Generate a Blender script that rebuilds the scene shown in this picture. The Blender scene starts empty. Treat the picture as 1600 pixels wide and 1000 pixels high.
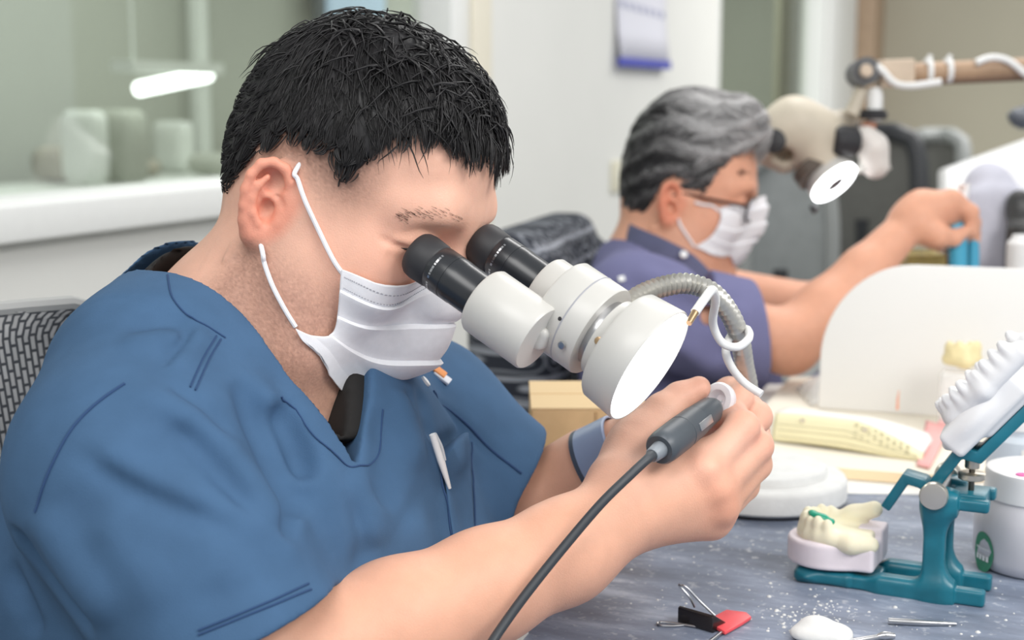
import bpy, bmesh, math, random
import numpy as np
from mathutils import Vector, Matrix

random.seed(7)
RNG = np.random.default_rng(7)
SC = bpy.context.scene
COL = SC.collection
PI = math.pi
H = 1.13                      # camera height, metres
TOP = 0.76                    # bench top height
FPX = 2222.0
PITCH = math.radians(8.75)
YAW = math.radians(23.4)
RV = np.array([math.cos(YAW), math.sin(YAW), 0.0])      # camera right in the room
FV = np.array([-math.sin(YAW), math.cos(YAW), 0.0])     # camera forward (level) in the room
UV = np.array([0, 0, 1.0])
CAM = np.array([0, 0, H])
V = lambda *a: np.array(a, dtype=float)


def cdir(x, y, z):
    """right, up, forward of the photographer -> room direction"""
    return RV * x + FV * (z * math.cos(PITCH) + y * math.sin(PITCH)) + UV * (y * math.cos(PITCH) - z * math.sin(PITCH))


def at(px, py, d):
    """the room point that was measured at photo position px, py and distance d"""
    return CAM + cdir((px - 800) / FPX * d, (500 - py) / FPX * d, d)


def on_z(px, py, z):
    dr = cdir((px - 800) / FPX, (500 - py) / FPX, 1.0)
    return CAM + dr * ((z - H) / dr[2])


def nrm(v):
    v = np.asarray(v, float)
    return v / (np.linalg.norm(v) + 1e-12)


def frame(x, up=(0, 0, 1)):
    """3x3 with columns x, y, z; x along the given axis"""
    x = nrm(x); up = np.asarray(up, float)
    if abs(np.dot(x, nrm(up))) > .98: up = np.array([0, 1.0, 0])
    y = nrm(np.cross(up, x)); z = np.cross(x, y)
    return np.stack([x, y, z], 1)


def rotz(a):
    c, s = math.cos(a), math.sin(a)
    return np.array([[c, -s, 0], [s, c, 0], [0, 0, 1.0]])


# ------------------------------------------------------------------ implicit surfaces -> mesh
class SDF:
    def __init__(s):
        s.ops = []
        s.R = np.eye(3); s.O = np.zeros(3); s.sx = 1.0

    def setframe(s, R=None, O=None, sx=1.0):
        s.sx = sx
        s.R = np.eye(3) if R is None else np.asarray(R, float)
        s.O = np.zeros(3) if O is None else np.asarray(O, float)

    def w(s, p):
        p = np.array(p, float); p[0] *= s.sx if s.sx != 1 else 1
        return s.R @ p + s.O

    def _add(s, op, k, fn, lo, hi, inf=False):
        s.ops.append((op, k, fn, np.asarray(lo) - k - .004, np.asarray(hi) + k + .004, inf))

    def cone(s, a, b, ra, rb=None, k=.01, op='u'):
        a, b = s.w(a), s.w(b); rb = ra if rb is None else rb
        ab = b - a; L2 = max(float(ab @ ab), 1e-12)

        def fn(p):
            q = p - a
            t = np.clip(q @ ab / L2, 0, 1)
            q = q - t[:, None] * ab
            return np.sqrt((q * q).sum(1)) - (ra + (rb - ra) * t)
        m = max(ra, rb)
        s._add(op, k, fn, np.minimum(a, b) - m, np.maximum(a, b) + m)

    def chain(s, pts, rad, k=.01, op='u'):
        for i in range(len(pts) - 1): s.cone(pts[i], pts[i + 1], rad[i], rad[i + 1], k, op)

    def ell(s, c, r, R=None, k=.01, op='u'):
        c = s.w(c); r = np.array(r, float)
        if R is None and s.sx != 1: r[0] *= s.sx
        M = s.R if R is None else s.R @ R

        def fn(p):
            q = (p - c) @ M
            a = q / r; k0 = np.sqrt((a * a).sum(1)); a = a / r
            k1 = np.sqrt((a * a).sum(1)) + 1e-9
            return k0 * (k0 - 1) / k1
        e = np.abs(M) @ r
        s._add(op, k, fn, c - e, c + e)

    def box(s, c, h, R=None, rnd=.004, k=.004, op='u'):
        c = s.w(c); h = np.asarray(h, float) - rnd
        M = s.R if R is None else s.R @ R

        def fn(p):
            q = np.abs((p - c) @ M) - h
            return np.sqrt((np.maximum(q, 0) ** 2).sum(1)) + np.minimum(q.max(1), 0) - rnd
        e = np.abs(M) @ (h + rnd)
        s._add(op, k, fn, c - e, c + e)

    def cyl(s, a, b, r, rb=None, rnd=.002, k=.004, op='u'):
        """capped cylinder / cone frustum with rounded rims"""
        a, b = s.w(a), s.w(b); rb = r if rb is None else rb
        ab = b - a; L = np.linalg.norm(ab); n = ab / L

        def fn(p):
            q = p - a
            t = q @ n
            rad = np.sqrt(np.maximum((q * q).sum(1) - t * t, 0))
            rr = r + (rb - r) * np.clip(t / L, 0, 1)
            dx = rad - rr + rnd; dy = np.abs(t - L / 2) - L / 2 + rnd
            return np.sqrt(np.maximum(dx, 0) ** 2 + np.maximum(dy, 0) ** 2) + np.minimum(np.maximum(dx, dy), 0) - rnd
        m = max(r, rb)
        s._add(op, k, fn, np.minimum(a, b) - m, np.maximum(a, b) + m)

    def func(s, op, fn, lo, hi, k=.004):
        s._add(op, k, fn, lo, hi)

    def half(s, c, n, k=.004):
        """keep only the side the normal points away from"""
        c = s.w(c); n = nrm(s.R @ np.asarray(n, float))
        s.ops.append(('i', k, lambda p: (p - c) @ n, None, None, True))

    def bounds(s):
        lo = np.min([o[3] for o in s.ops if o[0] == 'u'], 0); hi = np.max([o[4] for o in s.ops if o[0] == 'u'], 0)
        return lo, hi

    def ev(s, p, sel=None):
        d = np.full(len(p), 1.0)
        for i, (op, k, fn, lo, hi, inf) in enumerate(s.ops):
            if sel is not None and not sel[i]: continue
            if inf: m = None
            else:
                m = ((p >= lo) & (p <= hi)).all(1)
                if not m.any(): continue
                if m.all(): m = None
            q = p if m is None else p[m]
            e = fn(q)
            a = d if m is None else d[m]
            if op == 'u':
                h = np.maximum(k - np.abs(a - e), 0); r = np.minimum(a, e) - h * h * .25 / k
            elif op == 's':
                h = np.maximum(k - np.abs(a + e), 0); r = np.maximum(a, -e) + h * h * .25 / k
            elif op == 'i':
                h = np.maximum(k - np.abs(a - e), 0); r = np.maximum(a, e) + h * h * .25 / k
            elif op == 'd': r = a - e
            if m is None: d = r
            else: d[m] = r
        return d

    def trace(s, o, dr, t0=.3, t1=3.0):
        """first hit along one ray"""
        t = np.arange(t0, t1, .0015)
        p = o[None] + dr[None] * t[:, None]
        d = s.ev(p)
        i = np.argmax(d < 0)
        if d[i] >= 0: return None
        a, b = d[i - 1], d[i]
        return o + dr * (t[i - 1] + .0015 * a / (a - b))

    def hit(s, px, py):
        dr = cdir((px - 800) / FPX, (500 - py) / FPX, 1.0)
        return s.trace(CAM, dr)

    def grad(s, p):
        e = .0015; p = np.atleast_2d(p)
        g = np.stack([s.ev(p + np.eye(3)[i] * e) - s.ev(p - np.eye(3)[i] * e) for i in range(3)], 1)
        return g / (np.linalg.norm(g, axis=1, keepdims=True) + 1e-9)

    def mesh(s, vox=.002, smooth=1, B=20):
        lo, hi = s.bounds()
        n = np.ceil((hi - lo) / (vox * B)).astype(int) + 1
        bl = np.stack(np.meshgrid(*[np.arange(x) for x in n], indexing='ij'), -1).reshape(-1, 3)
        W = vox * B
        # cheap rejection: blocks that no solid reaches
        blo = lo + bl * W - vox; bhi = blo + W + 2 * vox
        keep = np.zeros(len(bl), bool)
        for o in s.ops:
            if o[0] == 'u': keep |= ((bhi >= o[3]) & (blo <= o[4])).all(1)
        bl = bl[keep]
        NX, NY, NZ = n * B + 2
        lat = np.stack(np.meshgrid(*[np.arange(B + 1)] * 3, indexing='ij'), -1).reshape(-1, 3)
        cs = np.linspace(0, B, 5)
        coarse = np.stack(np.meshgrid(cs, cs, cs, indexing='ij'), -1).reshape(-1, 3)
        cell_ids, cell_pos, quads = [], [], []
        cor = np.array([[i, j, k] for i in (0, 1) for j in (0, 1) for k in (0, 1)])
        eds = [(a, b) for a in range(8) for b in range(a + 1, 8) if np.abs(cor[a] - cor[b]).sum() == 1]
        for b in bl:
            org = lo + b * W
            l, h = org - vox, org + W + vox
            sel = [o[5] or bool(((h >= o[3]) & (l <= o[4])).all()) for o in s.ops]
            dc = s.ev(org + coarse * vox, sel)
            if np.abs(dc).min() > W / 4 * 1.3 and (dc.min() > 0 or dc.max() < 0): continue
            D = s.ev(org + lat * vox, sel).reshape(B + 1, B + 1, B + 1)
            I = D < 0
            if I.all() or not I.any(): continue
            cnt = np.zeros((B, B, B), np.int8)
            for c in cor: cnt += I[c[0]:c[0] + B, c[1]:c[1] + B, c[2]:c[2] + B]
            ac = np.argwhere((cnt > 0) & (cnt < 8))
            val = np.stack([D[ac[:, 0] + c[0], ac[:, 1] + c[1], ac[:, 2] + c[2]] for c in cor], 1)
            acc = np.zeros((len(ac), 3)); wt = np.zeros(len(ac))
            for a_, b_ in eds:
                va, vb = val[:, a_], val[:, b_]
                m = (va < 0) != (vb < 0)
                t = np.where(m, va / np.where(m, va - vb, 1), 0)
                acc += np.where(m[:, None], cor[a_] + t[:, None] * (cor[b_] - cor[a_]), 0); wt += m
            g = ac + b * B
            cell_ids.append((g[:, 0] * NY + g[:, 1]) * NZ + g[:, 2])
            cell_pos.append(org + (ac + acc / wt[:, None]) * vox)
            for ax in range(3):
                J = I[:B, :B, :B]
                sl = [slice(0, B)] * 3; sl[ax] = slice(1, B + 1)
                K = I[tuple(sl)]
                e = np.argwhere(J != K)
                if not len(e): continue
                inside = J[e[:, 0], e[:, 1], e[:, 2]]
                g = e + b * B
                u, w_ = (ax + 1) % 3, (ax + 2) % 3
                q = []
                for du, dw in ((-1, -1), (0, -1), (0, 0), (-1, 0)):
                    c = g.copy(); c[:, u] += du; c[:, w_] += dw
                    q.append((c[:, 0] * NY + c[:, 1]) * NZ + c[:, 2])
                q = np.stack(q, 1)
                q[~inside] = q[~inside][:, ::-1]
                quads.append(q)
        ids = np.concatenate(cell_ids); pos = np.concatenate(cell_pos); Q = np.concatenate(quads)
        o = np.argsort(ids); ids = ids[o]; pos = pos[o]
        F = np.searchsorted(ids, Q); F = np.clip(F, 0, len(ids) - 1)
        ok = (ids[F] == Q).all(1)
        F = F[ok]
        for _ in range(smooth):
            acc = np.zeros_like(pos); wt = np.zeros(len(pos))
            for a_, b_ in ((0, 1), (1, 2), (2, 3), (3, 0)):
                for x, y in ((a_, b_), (b_, a_)):
                    for c in range(3): acc[:, c] += np.bincount(F[:, x], pos[F[:, y], c], len(pos))
                    wt += np.bincount(F[:, x], minlength=len(pos))
            pos = np.where(wt[:, None] > 0, .5 * pos + .5 * acc / np.maximum(wt, 1)[:, None], pos)
        return pos, F


def stroke(pts, r, h, sharp=False, s=None, base=None, ends=(.3, .3)):
    """a fold (h > 0) or a crease (h < 0) of half-width r following points seen on the cloth"""
    s = s or shirt; base = base or shirt_base
    P = [base.hit(*p) for p in pts]
    P = [p for p in P if p is not None]
    if len(P) < 2: return
    P = np.array(smooth_path(P, 6)); n = len(P)
    e = np.clip(np.minimum(np.linspace(0, 1, n) / ends[0], (1 - np.linspace(0, 1, n)) / ends[1]), 0, 1)
    e = e * e * (3 - 2 * e) * h * 1.25

    def fn(p):
        best = np.full(len(p), 9.0); w = np.zeros(len(p))
        for i in range(n - 1):
            ab = P[i + 1] - P[i]; L2 = ab @ ab + 1e-12
            q = p - P[i]; t = np.clip(q @ ab / L2, 0, 1)
            d = ((q - t[:, None] * ab) ** 2).sum(1)
            m = d < best
            best[m] = d[m]; w[m] = (e[i] + (e[i + 1] - e[i]) * t)[m]
        u = np.sqrt(best) / r
        return w * (np.exp(-u * 1.4) if sharp else np.exp(-u * u))
    R = r * (3.2 if sharp else 2.3)
    s.func('d', fn, P.min(0) - R, P.max(0) + R, .001)


def raw_mesh(name, pos, F, smooth=True):
    me = bpy.data.meshes.new(name)
    pos = np.asarray(pos, np.float32); F = np.asarray(F, np.int32)
    me.vertices.add(len(pos)); me.vertices.foreach_set('co', pos.ravel())
    k = F.shape[1]
    me.loops.add(F.size); me.loops.foreach_set('vertex_index', F.ravel())
    me.polygons.add(len(F)); me.polygons.foreach_set('loop_start', np.arange(0, F.size, k, dtype=np.int32))
    me.polygons.foreach_set('use_smooth', np.full(len(F), smooth, bool))
    me.update(calc_edges=True)
    return me


def color_attr(me, rgb, name='tint'):
    a = me.color_attributes.new(name, 'FLOAT_COLOR', 'POINT')
    c = np.ones((len(me.vertices), 4), np.float32); c[:, :3] = rgb
    a.data.foreach_set('color', c.ravel())


def link(name, me, m, parent=None):
    o = bpy.data.objects.new(name, me); COL.objects.link(o)
    if m is not None:
        for x in (m if isinstance(m, (list, tuple)) else [m]): me.materials.append(x)
    if parent is not None:
        o.parent = parent
        o.matrix_parent_inverse = Matrix.Translation(-parent.location) if parent.type == 'EMPTY' else Matrix.Identity(4)
    return o


def sdf_obj(name, s, m, parent=None, vox=.002, smooth=1):
    pos, F = s.mesh(vox, smooth)
    return link(name, raw_mesh(name, pos, F), m, parent)


def tag(o, label, cat, group=None):
    o['label'] = label; o['category'] = cat
    if group: o['group'] = group
    return o


def thing(name, label, cat, loc=(0, 0, 0), group=None):
    o = bpy.data.objects.new(name, None); COL.objects.link(o)
    o.location = Vector([float(x) for x in loc]); o.empty_display_size = .05
    return tag(o, label, cat, group)


def structure(o):
    o['kind'] = 'structure'
    return o


# ------------------------------------------------------------------ polygon helpers
class MB:
    """collects pieces of one part, then links them as one mesh"""
    def __init__(s): s.v = []; s.f = []; s.n = 0; s.mi = []; s.cur = 0

    def add(s, v, f):
        v = [tuple(float(c) for c in x) for x in v]
        s.v += v; s.f += [tuple(i + s.n for i in x) for x in f]; s.mi += [s.cur] * len(f); s.n += len(v)

    def box(s, c, h, R=None, bev=0.0):
        c = np.asarray(c, float); h = np.asarray(h, float); R = np.eye(3) if R is None else R
        b = min(bev, *(h * .49))
        if b <= 0:
            vs = [c + R @ (h * V(i, j, k)) for i in (-1, 1) for j in (-1, 1) for k in (-1, 1)]
            s.add(vs, [(0, 1, 3, 2), (4, 6, 7, 5), (0, 4, 5, 1), (2, 3, 7, 6), (0, 2, 6, 4), (1, 5, 7, 3)])
            return
        bm = bmesh.new(); bmesh.ops.create_cube(bm, size=2)
        for v in bm.verts: v.co = Vector(h * np.array(v.co))
        bmesh.ops.bevel(bm, geom=bm.edges[:] + bm.verts[:], offset=b, segments=3, profile=.5, affect='EDGES')
        bm.verts.index_update()
        s.add([c + R @ np.array(v.co) for v in bm.verts], [[v.index for v in f.verts] for f in bm.faces]); bm.free()

    def lathe(s, c, ax, prof, n=40, up=(0, 0, 1), cap=True):
        """prof: (distance along the axis, radius)"""
        R = frame(ax, up); c = np.asarray(c, float); vs = []; fs = []
        for t, r in prof:
            for i in range(n):
                a = 2 * PI * i / n
                vs.append(c + R @ V(t, r * math.cos(a), r * math.sin(a)))
        for j in range(len(prof) - 1):
            for i in range(n):
                i2 = (i + 1) % n
                fs.append((j * n + i, j * n + i2, (j + 1) * n + i2, (j + 1) * n + i))
        if cap:
            fs.append(tuple(reversed(range(n)))); fs.append(tuple(range((len(prof) - 1) * n, len(prof) * n)))
        s.add(vs, fs)

    def tube(s, pts, r, n=10, cap=True, sub=1):
        pts = [np.asarray(p, float) for p in pts]
        if sub > 1: pts = smooth_path(pts, sub)
        rr = r if hasattr(r, '__len__') else [r] * len(pts)
        if len(rr) != len(pts): rr = np.interp(np.linspace(0, 1, len(pts)), np.linspace(0, 1, len(rr)), rr)
        t = [nrm(pts[min(i + 1, len(pts) - 1)] - pts[max(i - 1, 0)]) for i in range(len(pts))]
        u = nrm(np.cross(t[0], (0, 0, 1) if abs(t[0][2]) < .9 else (1, 0, 0))); vs = []; fs = []
        for i, p in enumerate(pts):
            u = nrm(u - t[i] * (u @ t[i])); w = np.cross(t[i], u)
            for k in range(n):
                a = 2 * PI * k / n
                vs.append(p + (u * math.cos(a) + w * math.sin(a)) * rr[i])
        for j in range(len(pts) - 1):
            for k in range(n):
                k2 = (k + 1) % n
                fs.append((j * n + k, j * n + k2, (j + 1) * n + k2, (j + 1) * n + k))
        if cap:
            fs.append(tuple(reversed(range(n)))); fs.append(tuple(range((len(pts) - 1) * n, len(pts) * n)))
        s.add(vs, fs)

    def prism(s, poly, R, o, t):
        """2D outline in the x,y plane of frame R at o, thickness t along z"""
        o = np.asarray(o, float); n = len(poly)
        vs = [o + R @ V(x, y, z) for z in (-t / 2, t / 2) for x, y in poly]
        fs = [tuple(reversed(range(n))), tuple(range(n, 2 * n))]
        for i in range(n):
            j = (i + 1) % n; fs.append((i, j, n + j, n + i))
        s.add(vs, fs)

    def grid(s, P, closed=False):
        P = np.asarray(P, float); a, b = P.shape[:2]
        fs = []
        for i in range(a - 1):
            for j in range(b if closed else b - 1):
                j2 = (j + 1) % b
                fs.append((i * b + j, i * b + j2, (i + 1) * b + j2, (i + 1) * b + j))
        s.add(P.reshape(-1, 3), fs)

    def build(s, name, m, parent=None, smooth=True, angle=40, solid=0, bev=0):
        me = bpy.data.meshes.new(name); me.from_pydata(s.v, [], s.f)
        bm = bmesh.new(); bm.from_mesh(me)
        if solid == 0: bmesh.ops.recalc_face_normals(bm, faces=bm.faces[:])
        if bev:
            ed = [e for e in bm.edges if len(e.link_faces) == 2 and e.calc_face_angle(0) > .5]
            bmesh.ops.bevel(bm, geom=ed, offset=bev, segments=2, profile=.5, affect='EDGES', clamp_overlap=True)
        if smooth:
            for f in bm.faces: f.smooth = True
            for e in bm.edges:
                if len(e.link_faces) == 2 and e.calc_face_angle(0) > math.radians(angle): e.smooth = False
        bm.to_mesh(me); bm.free()
        o = link(name, me, m, parent)
        if len(set(s.mi)) > 1 and not bev: me.polygons.foreach_set('material_index', s.mi)
        if solid:
            md = o.modifiers.new('thickness', 'SOLIDIFY'); md.thickness = solid; md.offset = 0
        return o


def smooth_path(pts, sub=6):
    pts = [np.asarray(p, float) for p in pts]
    out = []
    for i in range(len(pts) - 1):
        p0 = pts[max(i - 1, 0)]; p1 = pts[i]; p2 = pts[i + 1]; p3 = pts[min(i + 2, len(pts) - 1)]
        for k in range(sub):
            t = k / sub
            out.append(.5 * (2 * p1 + (p2 - p0) * t + (2 * p0 - 5 * p1 + 4 * p2 - p3) * t * t + (3 * p1 - p0 - 3 * p2 + p3) * t ** 3))
    out.append(pts[-1])
    return out


# ------------------------------------------------------------------ materials
def mat(name, col, rough=.5, metal=0.0, noise=0.0, nscale=60, bump=0.0, bscale=200, spec=.5, sss=0.0, sssr=(.01, .004, .002), emit=None, es=0, tint=False, coat=0.0, alpha=1.0, trans=0.0, col2=None, sheen=0.0, bdist=.001):
    m = bpy.data.materials.new(name); m.use_nodes = True
    nt = m.node_tree; N = nt.nodes; L = nt.links
    b = N['Principled BSDF']
    c4 = (*col, 1)
    b.inputs['Base Color'].default_value = c4
    b.inputs['Roughness'].default_value = rough; b.inputs['Metallic'].default_value = metal
    b.inputs['Specular IOR Level'].default_value = spec
    tc = N.new('ShaderNodeTexCoord')
    src = None
    if noise or col2:
        nz = N.new('ShaderNodeTexNoise'); nz.inputs['Scale'].default_value = nscale; nz.inputs['Detail'].default_value = 5
        L.new(tc.outputs['Object'], nz.inputs['Vector'])
        mx = N.new('ShaderNodeMix'); mx.data_type = 'RGBA'
        rp = N.new('ShaderNodeMapRange'); rp.inputs[1].default_value = .35; rp.inputs[2].default_value = .65
        L.new(nz.outputs['Fac'], rp.inputs[0]); L.new(rp.outputs[0], mx.inputs[0])
        if col2: a, d = c4, (*col2, 1)
        else: a = tuple(min(1, x * (1 - noise)) for x in col) + (1,); d = tuple(min(1, x * (1 + noise)) for x in col) + (1,)
        mx.inputs[6].default_value = a; mx.inputs[7].default_value = d
        src = mx.outputs[2]
    if tint:
        at_ = N.new('ShaderNodeAttribute'); at_.attribute_name = 'tint'
        if src is None: src = at_.outputs['Color']
        else:
            mm = N.new('ShaderNodeMix'); mm.data_type = 'RGBA'; mm.blend_type = 'MULTIPLY'; mm.inputs[0].default_value = 1
            L.new(src, mm.inputs[6]); L.new(at_.outputs['Color'], mm.inputs[7]); src = mm.outputs[2]
    if src is not None: L.new(src, b.inputs['Base Color'])
    if bump:
        nb = N.new('ShaderNodeTexNoise'); nb.inputs['Scale'].default_value = bscale; nb.inputs['Detail'].default_value = 4
        L.new(tc.outputs['Object'], nb.inputs['Vector'])
        bp = N.new('ShaderNodeBump'); bp.inputs['Strength'].default_value = bump; bp.inputs['Distance'].default_value = bdist
        L.new(nb.outputs['Fac'], bp.inputs['Height']); L.new(bp.outputs[0], b.inputs['Normal'])
    if sss:
        b.inputs['Subsurface Weight'].default_value = sss; b.inputs['Subsurface Radius'].default_value = sssr; b.inputs['Subsurface Scale'].default_value = 1.0
    if emit:
        b.inputs['Emission Color'].default_value = (*emit, 1); b.inputs['Emission Strength'].default_value = es
    if coat: b.inputs['Coat Weight'].default_value = coat
    if trans: b.inputs['Transmission Weight'].default_value = trans
    if alpha < 1: b.inputs['Alpha'].default_value = alpha
    if sheen: b.inputs['Sheen Weight'].default_value = sheen
    return m


def lin(r, g, b):
    f = lambda c: (c / 255 / 12.92) if c <= 10 else ((c / 255 + .055) / 1.055) ** 2.4
    return (f(r), f(g), f(b))
# ------------------------------------------------------------------ camera, light, room
cam = bpy.data.cameras.new('camera'); cam_o = bpy.data.objects.new('camera', cam); COL.objects.link(cam_o)
cam.sensor_width = 36; cam.lens = 50.0; cam.clip_start = .02
cam_o.matrix_world = Matrix(np.vstack([np.column_stack([cdir(1, 0, 0), cdir(0, 1, 0), -cdir(0, 0, 1), CAM]), [0, 0, 0, 1]]).tolist())
cam.dof.use_dof = True; cam.dof.focus_distance = .93; cam.dof.aperture_fstop = 6.3
SC.camera = cam_o
vs = SC.view_settings
vs.view_transform = 'Standard'; vs.look = 'None'; vs.gamma = 1; vs.exposure = 0.0; vs.use_curve_mapping = False
world = bpy.data.worlds.new('world'); SC.world = world; world.use_nodes = True
bg = world.node_tree.nodes['Background']; bg.inputs[0].default_value = (.93, .97, 1, 1); bg.inputs[1].default_value = .56


def area(name, loc, target, size, power, col=(1, 1, 1), sy=None):
    l = bpy.data.lights.new(name, 'AREA'); l.energy = power; l.color = col
    l.shape = 'RECTANGLE'; l.size = size; l.size_y = sy or size
    o = bpy.data.objects.new(name, l); COL.objects.link(o)
    o.location = Vector([float(x) for x in loc])
    o.rotation_euler = (Vector([float(x) for x in target]) - o.location).to_track_quat('-Z', 'Y').to_euler()
    return o
def on_x(px, py, X):
    dr = cdir((px - 800) / FPX, (500 - py) / FPX, 1.0)
    return CAM + dr * (X / dr[0])


def on_y(px, py, Y):
    dr = cdir((px - 800) / FPX, (500 - py) / FPX, 1.0)
    return CAM + dr * (Y / dr[1])


WX = -1.40
m_wall = mat('white_wall', lin(226, 226, 222), rough=.85, noise=.012, nscale=3)
m_frame = mat('window_frame', lin(236, 237, 235), rough=.5, noise=.01)
m_beige = mat('beige_wall', lin(176, 171, 154), rough=.9, noise=.03, nscale=2)
m_green = mat('grey_green_wall', lin(168, 172, 162), rough=.9, noise=.03, nscale=1.5)
m_floor = mat('grey_vinyl_floor', lin(176, 176, 172), rough=.5, noise=.06, nscale=5)
m_brown = mat('brown_post', lin(172, 148, 124), rough=.6, noise=.06, nscale=20)


def glass_mat(name, tint, refl):
    m = bpy.data.materials.new(name); m.use_nodes = True
    nt = m.node_tree; nt.nodes.clear(); N = nt.nodes; L = nt.links
    out = N.new('ShaderNodeOutputMaterial'); mx = N.new('ShaderNodeMixShader')
    tr = N.new('ShaderNodeBsdfTransparent'); gl = N.new('ShaderNodeBsdfGlossy')
    tr.inputs[0].default_value = (*tint, 1); gl.inputs['Roughness'].default_value = .02
    mx.inputs[0].default_value = refl
    L.new(tr.outputs[0], mx.inputs[1]); L.new(gl.outputs[0], mx.inputs[2]); L.new(mx.outputs[0], out.inputs[0])
    return m


m_glass = glass_mat('window_glass', (.95, .97, .94), .10)
YE = 8.2                                               # end wall
GZ = 0.985                                             # bottom of the glass
y1b = on_x(704, 150, WX)[1]                            # glass ends here
y2a, y2b = on_x(1121, 100, WX)[1], on_x(1288, 100, WX)[1]
Y0 = -.6; ZT = 2.7


def slab(name, lo, hi, m, bev=0.0, struct=True, parent=None):
    lo = np.array(lo, float); hi = np.array(hi, float)
    mb = MB(); mb.box((lo + hi) / 2, (hi - lo) / 2, bev=bev)
    o = mb.build(name, m, parent)
    if struct: o['kind'] = 'structure'
    return o


slab('floor', (-5.2, -2.5, -.10), (4.0, 11, 0), m_floor)
w = MB()
for a, b, z0, z1 in ((Y0, y1b + .06, 0, GZ), (Y0, y1b + .06, 2.25, ZT), (y1b + .06, y2a, 0, ZT), (y2a, y2b, 0, .9), (y2a, y2b, 2.25, ZT), (y2b, YE, 0, ZT)):
    w.box((WX - .06, (a + b) / 2, (z0 + z1) / 2), (.06, (b - a) / 2, (z1 - z0) / 2))
structure(w.build('wall_left', m_wall))
slab('wall_end', (WX - .12, YE, 0), (4.0, YE + .12, ZT), m_beige)
slab('trim_1', (WX, YE - .30, 0), (WX + .10, YE, ZT), m_brown, .01)
# window beside the man in blue: frame, sill, pane
for nm, a, b, z0, z1 in (('window_1', Y0, y1b + .06, GZ, 2.25), ('window_2', y2a, y2b, .9, 2.25)):
    f = MB()
    t = .035
    f.box((WX - .05, (a + b) / 2, z0 + .006), (.05, (b - a) / 2, .006))
    f.box((WX - .05, (a + b) / 2, z1 - t), (.05, (b - a) / 2, t))
    for y in (a + .01, b - .03): f.box((WX - .045, y, (z0 + z1) / 2), (.05, .03 if y > a + .1 else .01, (z1 - z0) / 2), bev=.004)
    o = structure(f.build(nm, m_frame))
    g = MB(); g.box((WX - .075, (a + b) / 2, (z0 + z1) / 2), (.003, (b - a) / 2 - .02, (z1 - z0) / 2 - .01))
    g.build('glass_pane', m_glass, o)
    if nm == 'window_1':
        s = MB(); s.box((WX + .012, (a + b) / 2, GZ - .018), (.022, (b - a) / 2 + .02, .026), bev=.005); s.build('window_sill', m_frame, o)
    else:
        s = MB(); s.box((WX + .012, b + .22, 1.35), (.012, .20, 1.34), bev=.005); s.build('window_frame', m_frame, o)
slab('trim_2', (WX, y1b + .10, 0), (WX + .012, y1b + .20, ZT), mat('cream_strip', lin(228, 222, 205), rough=.7), .003)
# the room behind the glass
slab('wall_back', (-4.2, -2.5, 0), (-4.1, 11, 3.0), m_green)
slab('wall_far', (-4.1, 10.9, 0), (WX - .12, 11, 3.0), m_green)
m_lamp = mat('fluorescent_tube', (1, 1, 1), emit=(.95, 1, 1), es=4.0)
m_pale = mat('pale_plastic', lin(205, 210, 204), rough=.6, noise=.05)
m_dim = mat('dim_equipment', lin(150, 146, 132), rough=.7, noise=.15, nscale=8)
m_blueg = mat('pale_blue_screen', lin(170, 190, 208), rough=.5, emit=lin(150, 175, 200), es=.5)
a_, b_ = on_x(217, 139, -3.2), on_x(325, 117, -3.2)
lamp = thing('tube_lamp', 'lit white tube lamp seen through the window at the top left', 'lamp', (a_ + b_) / 2)
mb = MB(); mb.tube([a_, b_], .026, 12); mb.build('lit_tube', m_lamp, lamp)
mb = MB(); mb.box((a_ + b_) / 2 + V(-.02, 0, .05), (.05, abs(b_[1] - a_[1]) / 2 + .06, .02)); mb.build('lamp_housing', m_pale, lamp)
mb = MB()
for q in (a_, b_): mb.tube([q + V(-.02, 0, .06), V(q[0] - .02, q[1], 2.95)], .006, 8)
mb.build('hanger', m_pale, lamp)
p_ = on_x(310, 60, -4.0)
mb = MB(); mb.box((-4.0, p_[1], 1.5), (.03, .045, 1.5), bev=.01); tag(mb.build('pipe_duct', m_pale), 'pale upright duct behind the window glass above the tube lamp', 'duct')
q0, q1 = on_x(0, 340, -3.6)[1], on_x(560, 300, -3.6)[1]
sh = thing('storage_counter', 'long pale counter seen dimly through the large window', 'counter', (-3.6, (q0 + q1) / 2, 0))
mb = MB(); mb.box((-3.6, (q0 + q1) / 2, .80), (.30, (q1 - q0) / 2 + .4, .02)); mb.build('countertop', m_pale, sh)
mb = MB(); mb.box((-3.65, (q0 + q1) / 2, .39), (.25, (q1 - q0) / 2 + .4, .39)); mb.build('cabinet', m_dim, sh)
things_ = [(185, 172, 60, .11, 'grey', 'grey machine housing with a rounded top'), (130, 172, 40, .09, 'pale', 'pale carton with a flat lid'), (205, 250, 90, .16, 'dim', 'brownish bag-like bundle'),
           (95, 230, 80, .13, 'dim', 'drab case'), (270, 190, 40, .12, 'pale', 'narrow pale canister'), (330, 240, 60, .13, 'grey', 'greyish tub')]
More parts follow.
